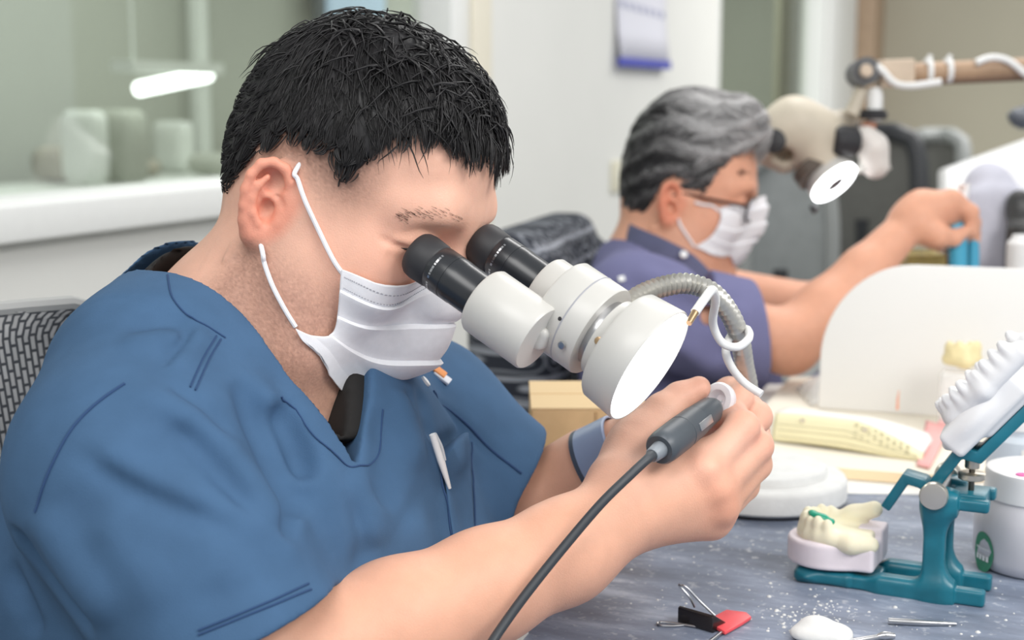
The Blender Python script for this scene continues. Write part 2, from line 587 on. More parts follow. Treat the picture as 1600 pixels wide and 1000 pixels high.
for i, (x, yt, wpx, d_, c, lb) in enumerate(things_):
    X_ = -3.44 if i in (0, 1, 5) else -3.76
    c0 = on_x(x, yt, X_); hgt = c0[2] - .82; wd = wpx / FPX * 5.2
    n = SDF(); n.box((X_, c0[1], .828 + hgt / 2), (.09, wd / 2, hgt / 2 - .004), rnd=.03 + .01 * (i % 2), k=.01)
    n.cyl((X_ + .03, c0[1], .832), (X_ + .03, c0[1], .82 + hgt * .8), min(.10, wd * .42), rnd=.02, k=.03)
    o = sdf_obj(('machine_housing', 'carton', 'bundle', 'case', 'canister', 'tub')[i], n, {'grey': m_green, 'pale': m_pale, 'dim': m_dim}[c], None, .02)
    tag(o, lb + ' on the counter behind the large window', ('machine', 'carton', 'bundle', 'case', 'canister', 'tub')[i])
c0, c1 = on_x(525, 28, -3.9), on_x(610, -60, -3.9)
mb = MB(); mb.box((-3.95, (c0[1] + c1[1]) / 2, (c0[2] + c1[2]) / 2), (.02, (c1[1] - c0[1]) / 2, (c1[2] - c0[2]) / 2), bev=.01)
mn = thing('wall_screen', 'pale blue screen behind the window above the black hair', 'screen', (-3.95, c0[1], c0[2]))
mb.build('screen_panel', m_blueg, mn)
mb = MB(); mb.box((-3.99, (c0[1] + c1[1]) / 2, (c0[2] + c1[2]) / 2), (.03, (c1[1] - c0[1]) / 2 + .05, (c1[2] - c0[2]) / 2 + .05), bev=.01); mb.build('screen_bezel', mat('dark_bezel', lin(90, 98, 104), rough=.5), mn)
# dark door leaf far behind the second pane
d0 = on_x(1215, 30, -2.2); d1 = on_x(1240, 250, -2.2)
mb = MB(); mb.box((-2.2, (d0[1] + d1[1]) / 2, 1.05), (.02, abs(d1[1] - d0[1]) / 2, 1.05), bev=.005); tag(mb.build('door_leaf', mat('olive_door', lin(140, 140, 122), rough=.7)), 'olive door leaf behind the narrow second window', 'door')
# calendar
c0, c1 = on_x(958, 104, WX), on_x(1035, 104, WX)
zb = on_x(996, 106, WX)[2]; zc = on_x(996, 93, WX)[2]; ht = .62
ym = (c0[1] + c1[1]) / 2; hw = (c1[1] - c0[1]) / 2
cal = thing('wall_calendar', 'white wall calendar with a blue bottom strip hanging above the grey-haired man', 'calendar', (WX, ym, zb))
pp = MB(); P = []
for i in range(9):
    z = zc + (ht) * i / 8
    P.append([(WX + .006 + .018 * math.exp(-i * .9), ym - hw + 2 * hw * j / 6, z) for j in range(7)])
pp.grid(P); sheet = pp.build('calendar_sheet', mat('calendar_paper', lin(226, 226, 236), rough=.7), cal, solid=.002)
mb = MB(); mb.box((WX + .022, ym, (zb + zc) / 2), (.008, hw, (zc - zb) / 2), bev=.002); mb.build('bottom_strip', mat('blue_strip', lin(78, 84, 178), rough=.6), cal)
m_cink = mat('calendar_ink', lin(176, 178, 200), rough=.8)
for r, (z, n) in enumerate(((zc + .155, 7), (zc + .055, 7), (zc + .245, 7))):
    for k in range(n):
        y = ym - hw * .82 + k * hw * 1.64 / 6
        ink = MB(); ink.box((WX + .0115, y, z - .012 * k / 6), (.0010, .017, .011)); ink.build('date_number', m_cink, sheet)
e = on_x(962, 275, WX)
mb = MB(); mb.box((WX + .005, e[1], e[2]), (.005, .05, .045), bev=.003); sw = mb.build('switch_plate', mat('cream_switch', lin(224, 220, 200), rough=.5)); tag(sw, 'faint cream switch plate on the white wall', 'switch')
mb = MB(); mb.box((WX + .011, e[1], e[2]), (.002, .014, .022), bev=.001); mb.build('rocker', mat('switch_rocker', lin(232, 230, 215), rough=.4), sw)
# ------------------------------------------------------------------ bench
def bench_mat():
    m = mat('dusty_laminate', lin(104, 111, 124), rough=.42)
    nt = m.node_tree; N = nt.nodes; L = nt.links; b = N['Principled BSDF']
    tc = N.new('ShaderNodeTexCoord')
    mp = N.new('ShaderNodeMapping'); mp.inputs['Scale'].default_value = (2.2, 7, 4); mp.inputs['Rotation'].default_value = (0, 0, .35)
    L.new(tc.outputs['Object'], mp.inputs['Vector'])
    n1 = N.new('ShaderNodeTexNoise'); n1.inputs['Scale'].default_value = 3; n1.inputs['Detail'].default_value = 8; n1.inputs['Roughness'].default_value = .7
    L.new(mp.outputs[0], n1.inputs['Vector'])
    n2 = N.new('ShaderNodeTexNoise'); n2.inputs['Scale'].default_value = 160; n2.inputs['Detail'].default_value = 3
    L.new(tc.outputs['Object'], n2.inputs['Vector'])
    n3 = N.new('ShaderNodeTexNoise'); n3.inputs['Scale'].default_value = 9; n3.inputs['Detail'].default_value = 4
    L.new(tc.outputs['Object'], n3.inputs['Vector'])
    r1 = N.new('ShaderNodeValToRGB'); e = r1.color_ramp.elements
    e[0].position = .34; e[0].color = (*lin(98, 106, 122), 1); e[1].position = .72; e[1].color = (*lin(186, 194, 210), 1)
    x = r1.color_ramp.elements.new(.54); x.color = (*lin(130, 140, 160), 1)
    L.new(n1.outputs['Fac'], r1.inputs[0])
    r2 = N.new('ShaderNodeValToRGB'); e = r2.color_ramp.elements
    e[0].position = .60; e[0].color = (0, 0, 0, 1); e[1].position = .74; e[1].color = (1, 1, 1, 1)
    L.new(n2.outputs['Fac'], r2.inputs[0])
    mu = N.new('ShaderNodeMath'); mu.operation = 'MULTIPLY'; L.new(r2.outputs[0], mu.inputs[0]); L.new(n3.outputs['Fac'], mu.inputs[1])
    mx = N.new('ShaderNodeMix'); mx.data_type = 'RGBA'; mx.inputs[7].default_value = (*lin(214, 216, 220), 1)
    L.new(mu.outputs[0], mx.inputs[0]); L.new(r1.outputs[0], mx.inputs[6]); L.new(mx.outputs[2], b.inputs['Base Color'])
    return m


BX = -.385
bench = thing('workbench', 'long grey workbench dusted with white plaster', 'workbench', (.1, 1.4, 0))
mb = MB(); mb.box(((BX + .62) / 2, 1.15, TOP - .0175), ((.62 - BX) / 2, 1.50, .0175), bev=.004); mb.build('worktop', bench_mat(), bench)
mb = MB(); mb.box((.25, 1.15, (TOP - .035) / 2), (.34, 1.45, (TOP - .035) / 2), bev=.004); mb.build('cabinet', mat('grey_cabinet', lin(190, 190, 188), rough=.5, noise=.03), bench)
# ------------------------------------------------------------------ heads
def head(s, R, O, wide=1.0, sx=.93):
    """skull, face and ears; x forward, y to the person's left, z up, origin between the ear holes"""
    s.setframe(R, O, sx)
    W = wide
    s.ell((-.008, 0, .042), (.093, .076 * W, .083), k=.01)
    s.ell((.028, 0, .054), (.062, .062 * W, .058), k=.03)
    s.ell((.038, 0, -.018), (.055, .060 * W, .070), k=.03)
    s.ell((-.040, 0, .004), (.042, .058, .052), k=.03)
    for y in (-1, 1):
        s.ell((.056, y * .046 * W, -.012), (.028, .021, .024), k=.025)          # cheekbone
        s.chain([(.002, y * .063 * W, .0), (.014, y * .057 * W, -.052), (.070, y * .016, -.088)], [.016, .017, .017], k=.028)
        s.ell((.045, y * .048 * W, -.045), (.024, .018, .030), k=.03)
        s.chain([(.086, y * .010, .036), (.082, y * .032, .039), (.064, y * .050, .034)], [.0095, .0095, .008], k=.018)   # brow
        s.ell((.100, y * .033, .016), (.020, .019, .012), k=.016, op='s')     # socket
        s.ell((.077, y * .033, .016), (.0150, .017, .0140), k=.006)            # lids over the eye
    s.ell((.078, 0, -.092), (.018, .020, .015), k=.02)                          # chin
    s.chain([(.091, 0, .026), (.098, 0, .004), (.108, 0, -.017)], [.0075, .0085, .0105], k=.012)
    for y in (-1, 1): s.ell((.098, y * .012, -.021), (.011, .008, .009), k=.008)
    s.ell((.085, 0, -.048), (.019, .026, .022), k=.02)
    s.chain([(.094, -.022, -.050), (.102, -.006, -.046), (.102, .006, -.046), (.094, .022, -.050)], [.003, .005, .005, .003], k=.006)
    s.chain([(.092, -.018, -.056), (.100, 0, -.058), (.092, .018, -.056)], [.004, .006, .004], k=.006)
    for y in (-1, 1):       # ears, each with helix, antihelix, bowl, tragus and lobe
        fl = math.radians(24)
        ex = nrm((math.cos(fl), -y * math.sin(fl), 0)); ez = nrm((-.16, 0, 1)); ey = nrm(np.cross(ez, ex)) * 1.0
        out = ey if ey[1] * y > 0 else -ey
        C = V(-.012, y * (.0775 * W + .004), -.003)
        P = lambda u, v, o=0.0: C + ex * u * .88 + ez * v * .86 + out * o
        RE = np.stack([ex, ez, out], 1)
        s.ell(P(-.002, .004, -.003), (.0165, .026, .0045), R=RE, k=.006)
        s.ell(P(.006, -.004, -.010), (.014, .022, .012), R=RE, k=.008)
        s.ell(P(.0035, -.005, .0025), (.0088, .0125, .0100), R=RE, k=.0025, op='s')     # bowl
        s.ell(P(-.001, .0175, .0040), (.0100, .0090, .0062), R=RE, k=.002, op='s')      # hollow below the rim
        s.chain([P(.011, .002, .000), P(.0125, .012, .002), P(.0115, .023, .003), P(.005, .0305, .0035), P(-.005, .0315, .004), P(-.0135, .0265, .005),
                 P(-.0185, .016, .006), P(-.0195, .004, .006), P(-.0175, -.008, .005), P(-.013, -.019, .003)],
                [.0022, .0028, .0032, .0033, .0033, .0033, .0032, .0031, .0030, .0030], k=.0018)
        s.chain([P(-.013, -.019, .002), P(-.006, -.027, .001), P(.002, -.027, .000), P(.008, -.019, -.001)], [.004, .0052, .005, .004], k=.006)
        s.chain([P(-.006, .019, .003), P(-.0115, .010, .004), P(-.0125, .000, .0045), P(-.0095, -.010, .0045), P(-.003, -.0165, .004)], [.0022, .0027, .0027, .0027, .0026], k=.0025)
        s.chain([P(.0115, -.001, .0015), P(.0115, -.008, .002)], [.0032, .0028], k=.004)
        s.chain([P(.010, .004, .0), P(-.004, .006, .0005)], [.0022, .0015], k=.003)
    s.setframe()


def head_frame(yaw_toward, pitch, roll=0):
    """facing direction measured from the photographer's right, turned towards the camera"""
    a = math.radians(yaw_toward); p = math.radians(pitch); r = math.radians(roll)
    fh = RV * math.cos(a) - FV * math.sin(a)
    lf = RV * math.sin(a) + FV * math.cos(a)
    x = fh * math.cos(p) - UV * math.sin(p)
    z = fh * math.sin(p) + UV * math.cos(p)
    y = lf * math.cos(r) + z * math.sin(r); z2 = np.cross(x, y)
    return np.stack([x, y, z2], 1)


# ------------------------------------------------------------------ the man at the microscope
HR = head_frame(22, 28, -3)
HO = at(450, 325, .915) + HR @ V(0, .076, 0)
HL = lambda *p: HO + HR @ V(*p)

body = SDF()
head(body, HR, HO, 1.0)
# neck and trunk (the trunk stays inside the scrub top)
body.chain([HL(-.018, 0, -.025), at(392, 505, .980), at(362, 600, .985)], [.048, .053, .060], k=.03)
body.chain([HL(.02, -.02, -.055), at(450, 560, .965)], [.035, .038], k=.03)
body.chain([HL(.0, -.058, -.02), at(470, 545, .93)], [.016, .014], k=.02)
body.chain([at(355, 600, 1.0), at(395, 800, 1.02), at(400, 1050, 1.0)], [.068, .095, .11], k=.05)
SH = at(205, 735, .86); SF = at(655, 655, 1.13)
body.chain([at(345, 600, .98), SH], [.045, .05], k=.04)
body.chain([at(355, 590, .99), SF], [.045, .048], k=.04)
# near arm: upper arm, elbow, forearm, wrist
EL = at(405, 1070, .845)
body.chain([SH, EL], [.047, .040], k=.02)
body.chain([EL, at(505, 1024, .865), at(620, 974, .885), at(760, 916, .915), at(880, 862, .935), at(975, 800, .95)],
           [.042, .0400, .0380, .0350, .0320, .0280], k=.015)
# far arm
EF = at(700, 905, 1.13)
body.chain([SF, EF], [.052, .044], k=.03)
body.chain([EF, at(800, 800, 1.12), at(930, 735, 1.10), at(1010, 690, 1.08)], [.042, .039, .030, .026], k=.02)

# near hand
MI, MM, MG, MP = at(1098, 738, .962), at(1116, 766, .965), at(1122, 792, .972), at(1112, 815, .978)
WR = at(985, 790, .952)
for m, w, r0, r1 in ((MI, at(985, 772, .955), .018, .0135), (MM, WR, .018, .0135), (MG, at(985, 805, .957), .018, .0125), (MP, at(982, 815, .962), .017, .0115)):
    body.cone(w, m, r0, r1, k=.014)
body.cone(at(1000, 745, .985), at(1090, 780, .985), .020, .016, k=.02)          # palm side
KF = .0045
body.chain([MI, at(1160, 668, .985)], [.0125, .0118], k=.008)                    # index
body.chain([at(1160, 668, .985), at(1148, 652, 1.008)], [.0112, .0096], k=KF)
body.chain([at(1148, 652, 1.008), at(1121, 655, 1.012)], [.0096, .0080], k=KF)
body.chain([MM, at(1183, 697, .995)], [.0125, .0112], k=.006)                    # middle
body.chain([at(1183, 697, .995), at(1172, 676, 1.022)], [.0106, .0092], k=KF)
body.chain([at(1172, 676, 1.022), at(1135, 668, 1.026)], [.0092, .0080], k=KF)
body.chain([MG, at(1182, 726, 1.003)], [.0115, .0105], k=.006)                   # ring
body.chain([at(1182, 726, 1.003), at(1168, 705, 1.030)], [.0100, .0088], k=KF)
body.chain([at(1168, 705, 1.030), at(1130, 695, 1.032)], [.0088, .0076], k=KF)
body.chain([MP, at(1165, 760, 1.008)], [.0105, .0092], k=.006)                   # little
body.chain([at(1165, 760, 1.008), at(1155, 738, 1.030)], [.0088, .0078], k=KF)
body.chain([at(1155, 738, 1.030), at(1125, 725, 1.032)], [.0078, .0068], k=KF)
body.chain([at(975, 755, .962), at(1000, 700, .982), at(1036, 646, .990)], [.024, .0195, .0140], k=.016)   # thumb base
body.chain([at(1036, 646, .990), at(1062, 622, .996)], [.0128, .0110], k=.006)
body.chain([at(1062, 622, .996), at(1092, 606, .998)], [.0108, .0084], k=KF)
body.cone(at(1000, 720, .980), at(1080, 720, .975), .014, .011, k=.02)          # web of the thumb
for q in (at(1104, 733, .952), at(1123, 765, .955), at(1129, 794, .962)):       # knuckles
    body.ell(q, (.007, .007, .007), k=.010)
# far hand: behind the near one, only its fingers show above it
LW = at(1010, 690, 1.08)
for q, r in ((at(1095, 640, 1.075), .013), (at(1105, 660, 1.08), .013), (at(1108, 685, 1.085), .012), (at(1105, 705, 1.09), .011)):
    body.cone(LW, q, .018, r, k=.014)
body.chain([at(1095, 640, 1.075), at(1140, 612, 1.050)], [.0118, .0106], k=.006)
body.chain([at(1140, 612, 1.050), at(1156, 622, 1.028), at(1146, 642, 1.015)], [.0104, .0094, .0080], k=KF)
body.chain([at(1105, 660, 1.08), at(1170, 640, 1.062)], [.0118, .0108], k=.006)
body.chain([at(1170, 640, 1.062), at(1180, 652, 1.035), at(1168, 668, 1.045)], [.0106, .0118, .0085], k=KF)
body.chain([at(1108, 685, 1.085), at(1180, 672, 1.078), at(1186, 690, 1.06), at(1160, 696, 1.055)], [.0115, .0102, .0092, .008], k=KF)
body.chain([at(1105, 705, 1.09), at(1165, 705, 1.09), at(1172, 722, 1.075), at(1150, 725, 1.07)], [.0105, .0092, .0082, .0072], k=KF)
body.chain([at(1020, 670, 1.07), at(1075, 632, 1.055), at(1104, 640, 1.035), at(1118, 648, 1.025)], [.020, .014, .0105, .008], k=.008)


def skin_tint(pos, R, O, base, beard, fade):
    """natural colour differences of the skin: pink ears and cheeks, shaven beard, clipped temple hair"""
    q = (pos - O) @ R
    c = np.tile(np.array(base), (len(pos), 1))
    ins = (np.abs(q).max(1) < .16)
    g = lambda cx, cy, cz, r: np.exp(-((q[:, 0] - cx) ** 2 + (np.abs(q[:, 1]) - cy) ** 2 + (q[:, 2] - cz) ** 2) / r ** 2)

    def blend(w, col):
        w = np.clip(w, 0, 1)[:, None] * ins[:, None]
        c[:] = c * (1 - w) + c * np.array(col) * w
    ear = np.clip((np.abs(q[:, 1]) - .0765) / .006, 0, 1) * np.clip(1.35 - ((q[:, 0] + .013) / .023) ** 2 - ((q[:, 2] - .003) / .034) ** 2, 0, .6) / .6
    blend(ear * .8, (1.0, .66, .60))
    blend(g(.065, .045, -.008, .035) * .6, (1.0, .84, .80))
    if beard:
        jl = np.clip((-.012 - q[:, 2] - .15 * (q[:, 0])) / .03, 0, 1) * np.clip((q[:, 0] + .03) / .02, 0, 1) * np.clip((.125 + q[:, 2]) / .02, 0, 1)
        side = np.clip((q[:, 0] - .085) / -.03, 0, 1)
        nz = RNG.normal(0, .16, len(pos))
        blend(jl * (.25 + .75 * side) * beard * (1 + nz), (.50, .47, .47))
    if fade:
        f = np.clip((q[:, 2] - .004) / .035, 0, 1) * np.clip((.052 - q[:, 0]) / .022, 0, 1) * (1 - ear)
        nk = np.clip((-.055 - q[:, 0]) / .02, 0, 1) * np.clip((q[:, 2] + .07) / .05, 0, 1)
        nz = RNG.normal(0, .12, len(pos))
        blend(np.clip(np.maximum(f, nk) * fade * (1 + nz), 0, .9), (.20, .19, .19))
    return c


body_plain = SDF(); body_plain.ops = list(body.ops)
stroke([(590, 369), (606, 378), (624, 385), (645, 389)], .0022, -.0017, s=body, base=body_plain)
stroke([(612, 372), (632, 379), (652, 381)], .0035, .0010, s=body, base=body_plain)
stroke([(600, 396), (622, 405), (645, 408)], .0050, -.0012, s=body, base=body_plain)
m_skin = mat('skin', (1, 1, 1), rough=.5, tint=True, noise=.05, nscale=90, bump=.25, bscale=900, spec=.35, sss=.12, sssr=(.012, .005, .003))
p1 = thing('person', 'black-haired man in a blue scrub top and white mask looking into the microscope', 'person', (HO[0], HO[1], 0))
SKIN1 = np.array(lin(233, 183, 160))
bp_, bf_ = body.mesh(.0015, 1)
me = raw_mesh('body', bp_, bf_)
tc = skin_tint(bp_, HR, HO, SKIN1, .75, .75)
for cx, w, r in ((at(1104, 735, .955), .45, .013), (at(1120, 768, .957), .4, .013), (at(1130, 797, .964), .5, .016), (at(1165, 662, .98), .4, .016), (at(1190, 690, .99), .4, .013), (at(1092, 606, .99), .3, .016), (at(1180, 652, 1.03), .3, .018)):
    g = np.exp(-((bp_ - cx) ** 2).sum(1) / r ** 2)[:, None] * w
    tc = tc * (1 - g) + tc * np.array((1.0, .74, .68)) * g
arm_ = np.clip(((HO[2] - .16) - bp_[:, 2]) / .03, 0, 1)[:, None]
tc = tc * (1 - arm_) + tc * arm_ * np.array((.97, .90, .83))
color_attr(me, tc)
link('body', me, m_skin, p1)
# ------------------------------------------------------------------ scrub top of the man at the microscope
CF = at(368, 1000, .842)                      # middle of the near cuff
FC = at(792, 768, 1.115)                     # middle of the far cuff
NB = at(372, 505, .985)


TL = cdir(.42, .06, .90); TF = nrm(cdir(.90, -.10, -.42)); TL = nrm(TL - TF * (TL @ TF))
TR = np.stack([TF, TL, np.cross(TF, TL)], 1)


def trunk(s, g=0.0):
    s.chain([at(335, 550, 1.0), at(370, 690, 1.01)], [.072 + g, .100 + g], k=.05)
    s.chain([at(322, 462, 1.015), at(335, 550, 1.0)], [.034 + g, .07 + g], k=.04)
    s.ell(at(378, 805, 1.020), (.108 + g, .158 + g, .150 + g), R=TR, k=.05)
    s.ell(at(445, 950, 1.0), (.125 + g, .160 + g, .20 + g), R=TR, k=.06)
    s.chain([at(575, 775, 1.06), at(600, 880, 1.05)], [.066 + g, .082 + g], k=.05)      # far half of the chest
    s.chain([at(215, 655, 1.0), at(150, 900, 1.0)], [.055 + g, .088 + g], k=.06)
    s.chain([at(335, 510, 1.0), at(250, 610, .92), at(225, 720, .90)], [.046 + g, .058 + g, .07 + g], k=.05)
    s.chain([at(345, 515, .99), at(520, 600, 1.09), SF], [.050 + g, .052 + g, .060 + g], k=.04)


CUT = at(398, 973, .842)
an = nrm(cdir(.40, -.90, .05)); fa = nrm(FC - SF)


def sleeves(s, open_ends=True):
    n = SDF(); P1 = at(290, 865, .855); P2 = CF + (CF - SH) * .10
    n.chain([at(218, 745, .865), P1, P2], [.080, .067, .068], k=.025)
    f = SDF()
    f.chain([SF, FC + (FC - SF) * .2], [.060, .057], k=.03)
    if open_ends:
        n.half(CUT, an, .003)
        n.cone(P1 + (P2 - P1) * .40, P2 + (P2 - P1) * .3, .046, .0622, k=.003, op='s')
        f.half(FC, nrm(cdir(.76, -.50, .12)), .003)
        f.cone(FC - fa * .05, FC + fa * .03, .040, .0515, k=.003, op='s')
    for q, k in ((n, .025), (f, .03)):
        lo, hi = q.bounds()
        s.func('u', q.ev, lo, hi, k)


shirt = SDF()
trunk(shirt); sleeves(shirt)
shirt_base = SDF(); trunk(shirt_base); sleeves(shirt_base, False)


# folds of the near sleeve and the front, traced from the photograph
stroke([(362, 590), (400, 650), (430, 720), (448, 770), (458, 810)], .011, -.015)          # between sleeve and chest
stroke([(425, 625), (455, 690), (485, 760)], .010, -.014)
stroke([(375, 560), (410, 620), (440, 690), (455, 780), (470, 850)], .012, .006)
stroke([(440, 590), (480, 680), (505, 760), (520, 860)], .014, .006)
stroke([(478, 765), (450, 800), (440, 850)], .007, -.008)
stroke([(105, 660), (187, 728), (285, 770), (375, 806), (440, 860)], .010, .0045)
stroke([(115, 690), (190, 752), (285, 798), (380, 840)], .0075, -.0045)
stroke([(187, 600), (265, 636), (350, 700), (425, 800), (472, 900)], .010, .0065)
stroke([(230, 642), (300, 690), (360, 758), (400, 820)], .0075, -.0050)
stroke([(255, 600), (320, 640), (365, 690)], .0055, -.0035)
stroke([(300, 800), (330, 860), (350, 930)], .014, .0025)
stroke([(150, 800), (200, 870), (260, 960)], .013, .0030)
stroke([(20, 820), (70, 900), (150, 985)], .008, -.014)
stroke([(10, 880), (40, 950), (60, 998)], .008, -.008)
stroke([(60, 790), (110, 880), (180, 980)], .014, .008)
stroke([(308, 498), (280, 540), (248, 582)], .004, -.005, True)
stroke([(318, 505), (298, 550), (258, 590)], .007, .004)
stroke([(190, 515), (250, 500), (300, 505)], .009, -.004)
stroke([(180, 545), (250, 530), (290, 535)], .010, .004)
stroke([(585, 625), (605, 690), (600, 760), (590, 800)], .013, -.006)
stroke([(620, 605), (640, 670), (655, 740)], .010, .006)
stroke([(540, 735), (575, 790), (590, 860)], .012, .006)
stroke([(525, 760), (560, 830), (570, 890)], .008, -.005)
stroke([(470, 700), (530, 790), (560, 880)], .013, .005)
stroke([(640, 800), (660, 850), (665, 890)], .012, .005)
stroke([(655, 605), (668, 650), (676, 690)], .006, -.008)
stroke([(640, 605), (655, 655)], .006, -.005)
stroke([(678, 612), (720, 660), (790, 728)], .005, -.004)
stroke([(690, 760), (705, 830), (715, 880)], .008, .003)
stroke([(684, 706), (708, 692), (734, 678)], .0065, -.012, ends=(.15, .15))
stroke([(686, 716), (710, 702), (736, 688)], .0055, .005, ends=(.15, .15))
def neckline(s, r0, r1, grow=0.0, tip=None):
    T = shirt_base.hit(556, 708) if tip is None else shirt_base.hit(*tip)
    B = at(368, 484, .985)
    ax = nrm(T - B); lf = cdir(.42, 0, .9); lf = nrm(lf - ax * (lf @ ax))
    nr = np.cross(ax, lf)
    if nr[2] < 0: nr = -nr
    L = np.linalg.norm(T - B)

    def fn(p):
        q = p - B
        u = q @ ax; v = q @ lf; h = q @ nr
        t = np.clip(u / L, 0, 1)
        d = np.sqrt((u - t * L) ** 2 + v ** 2) - (r0 + (r1 - r0) * t ** 1.25 + grow)
        return np.maximum(d, np.maximum(-.09 - h, h - .25))
    s.func('s', fn, np.minimum(B, T) - .25, np.maximum(B, T) + .25, .003)


neckline(shirt, .077, .003)
m_scrub = mat('scrub_cloth', lin(70, 100, 133), rough=.85, noise=.06, nscale=30, bump=.25, bscale=1400, spec=.2)
m_scrub_d = mat('scrub_stitching', lin(44, 72, 112), rough=.9)
m_black = mat('black_jersey', lin(30, 28, 27), rough=.9, noise=.1)
m_white = mat('white_plastic', lin(238, 238, 238), rough=.35, noise=.02)
top = sdf_obj('scrub_top', shirt, m_scrub, p1, .0024, 2)
under = SDF(); trunk(under, -.009); neckline(under, .062, .004, 0, (545, 640)); under.half(at(400, 760, 1.0), cdir(.3, -1, -.2))
sdf_obj('undershirt', under, m_black, p1, .004, 2)


def seam(name, pts, r, m, parent, lift=.0004, s=shirt, sub=8):
    P = [s.hit(*p) for p in pts]
    P = smooth_path([p for p in P if p is not None], sub)
    P = [p for p in P]
    D = s.ev(np.array(P)); G = s.grad(np.array(P))
    P = [p - g * d + g * lift for p, g, d in zip(P, G, D)]
    mb = MB(); mb.tube(P, r, 6); return mb.build(name, m, parent)


seam('stitching', [(262, 430), (268, 462), (290, 490), (320, 508), (352, 528)], .0006, m_scrub_d, top)
seam('stitching', [(345, 530), (325, 565), (305, 610)], .0006, m_scrub_d, top)
seam('stitching', [(338, 525), (316, 562), (297, 605)], .0006, m_scrub_d, top)
seam('stitching', [(440, 620), (500, 690), (548, 730), (590, 712), (598, 640)], .0006, m_scrub_d, top)
seam('stitching', [(310, 985), (360, 965), (430, 936), (482, 912)], .0007, m_scrub_d, top)
seam('stitching', [(310, 992), (360, 972), (430, 944), (486, 921)], .0007, m_scrub_d, top)
seam('stitching', [(195, 600), (130, 650), (80, 730), (55, 800)], .0009, m_scrub_d, top)
seam('stitching', [(689, 720), (694, 770), (704, 830), (712, 884)], .0008, m_scrub_d, top)
seam('stitching', [(737, 692), (739, 760), (741, 835)], .0008, m_scrub_d, top)
seam('stitching', [(677, 612), (720, 655), (770, 705), (815, 740)], .0010, m_scrub_d, top)
# ------------------------------------------------------------------ hair
def strands(name, roots, dirs, lens, skull, R, O, m, parent, w=.0008, lift=.35, stick=.6, grav=.25, seg=6, jitter=.25, hmax=.012, clump=None, hues=None, sides=3):
    """tapered locks growing over a head; all arrays in head space"""
    n = len(roots)
    p = roots.copy(); d = dirs.copy()
    pts = [p.copy()]
    g = skull.grad(p)
    d = d + g * lift + RNG.normal(0, jitter, (n, 3)); d /= np.linalg.norm(d, axis=1, keepdims=True)
    dn = R.T @ V(0, 0, -1)
    for i in range(seg):
        p = p + d * (lens / seg)[:, None]
        dist = skull.ev(p); g = skull.grad(p)
        low = .0015 + .0035 * (i / seg)
        push = np.maximum(low - dist, 0) - np.maximum(dist - hmax, 0) * stick
        p = p + g * push[:, None]
        pts.append(p.copy())
        tang = d - g * (d * g).sum(1, keepdims=True) * stick
        d = tang + dn * grav + RNG.normal(0, jitter * .35, (n, 3)); d /= np.linalg.norm(d, axis=1, keepdims=True)
    P = np.stack(pts, 1)                                   # n, seg+1, 3
    if clump is not None:
        c = P[clump]; t = np.linspace(0, 1, seg + 1)[None, :, None] ** 1.2
        P = P * (1 - .72 * t) + (c + (P[:, :1] - c[:, :1]) * (1 - t)) * .72 * t
    prof = np.array([.8, 1, 1, .9, .7, .45, .12]) if seg == 6 else np.linspace(1, .15, seg + 1)
    T = np.gradient(P, axis=1); T /= np.linalg.norm(T, axis=2, keepdims=True) + 1e-9
    ref = RNG.normal(0, 1, (n, 1, 3))
    U = np.cross(T, ref); U /= np.linalg.norm(U, axis=2, keepdims=True) + 1e-9
    Wv = np.cross(T, U)
    wid = (w * RNG.uniform(.6, 1.4, n))[:, None, None] * prof[None, :, None]
    rings = []
    for k in range(sides):
        a = 2 * PI * k / sides
        rings.append(P + (U * math.cos(a) + Wv * math.sin(a)) * wid)
    X = np.stack(rings, 2)                                 # n, seg+1, sides, 3
    idx = np.arange(n * (seg + 1) * sides).reshape(n, seg + 1, sides)
    F = []
    for k in range(sides):
        k2 = (k + 1) % sides
        F.append(np.stack([idx[:, :-1, k], idx[:, :-1, k2], idx[:, 1:, k2], idx[:, 1:, k]], -1).reshape(-1, 4))
    W_ = X.reshape(-1, 3) @ R.T + O
    me = raw_mesh(name, W_, np.concatenate(F))
    if hues is not None: color_attr(me, np.repeat(hues, (seg + 1) * sides, axis=0))
    return link(name, me, m, parent)


def skull_sdf(W=1.0, sx=.93):
    s = SDF(); s.sx = sx
    s.ell((-.008, 0, .042), (.093, .076 * W, .083), k=.01)
    s.ell((.028, 0, .054), (.062, .062 * W, .058), k=.03)
    s.ell((.038, 0, -.018), (.055, .060 * W, .070), k=.03)
    s.ell((-.040, 0, .004), (.042, .058, .052), k=.03)
    return s


def scalp_points(n, skull, ok):
    out = []
    while sum(len(x) for x in out) < n:
        d = RNG.normal(0, 1, (6000, 3)); d /= np.linalg.norm(d, axis=1, keepdims=True)
        d = d[d[:, 2] > -.75]
        c = V(-.005, 0, .03); r = np.full(len(d), .09)
        for _ in range(12): r = r - skull.ev(c + d * r[:, None]) * .9
        p = c + d * r[:, None]
        out.append(p[ok(p)])
    return np.concatenate(out)[:n]


def lower_line(x, pts):
    return np.interp(x, [a for a, b in pts], [b for a, b in pts])


# hairline of the man at the microscope, in head space: height above which hair grows
LINE1 = [(-.11, -.062), (-.074, -.058), (-.060, -.030), (-.046, .002), (-.034, .030), (-.015, .046), (.012, .048), (.022, .037), (.030, .036), (.040, .070), (.055, .085), (.075, .095), (.11, .098)]
sk1 = skull_sdf()
ok1 = lambda p: p[:, 2] > lower_line(p[:, 0], LINE1) + RNG.normal(0, .002, len(p))
cap = SDF(); cap.setframe(HR, HO, .93)
cap.ell((-.008, 0, .044), (.0955, .0785, .086), k=.01)
cap.ell((.026, 0, .060), (.064, .0635, .059), k=.03)
cap.ell((-.040, 0, .004), (.0445, .0600, .054), k=.03)
cap.setframe()


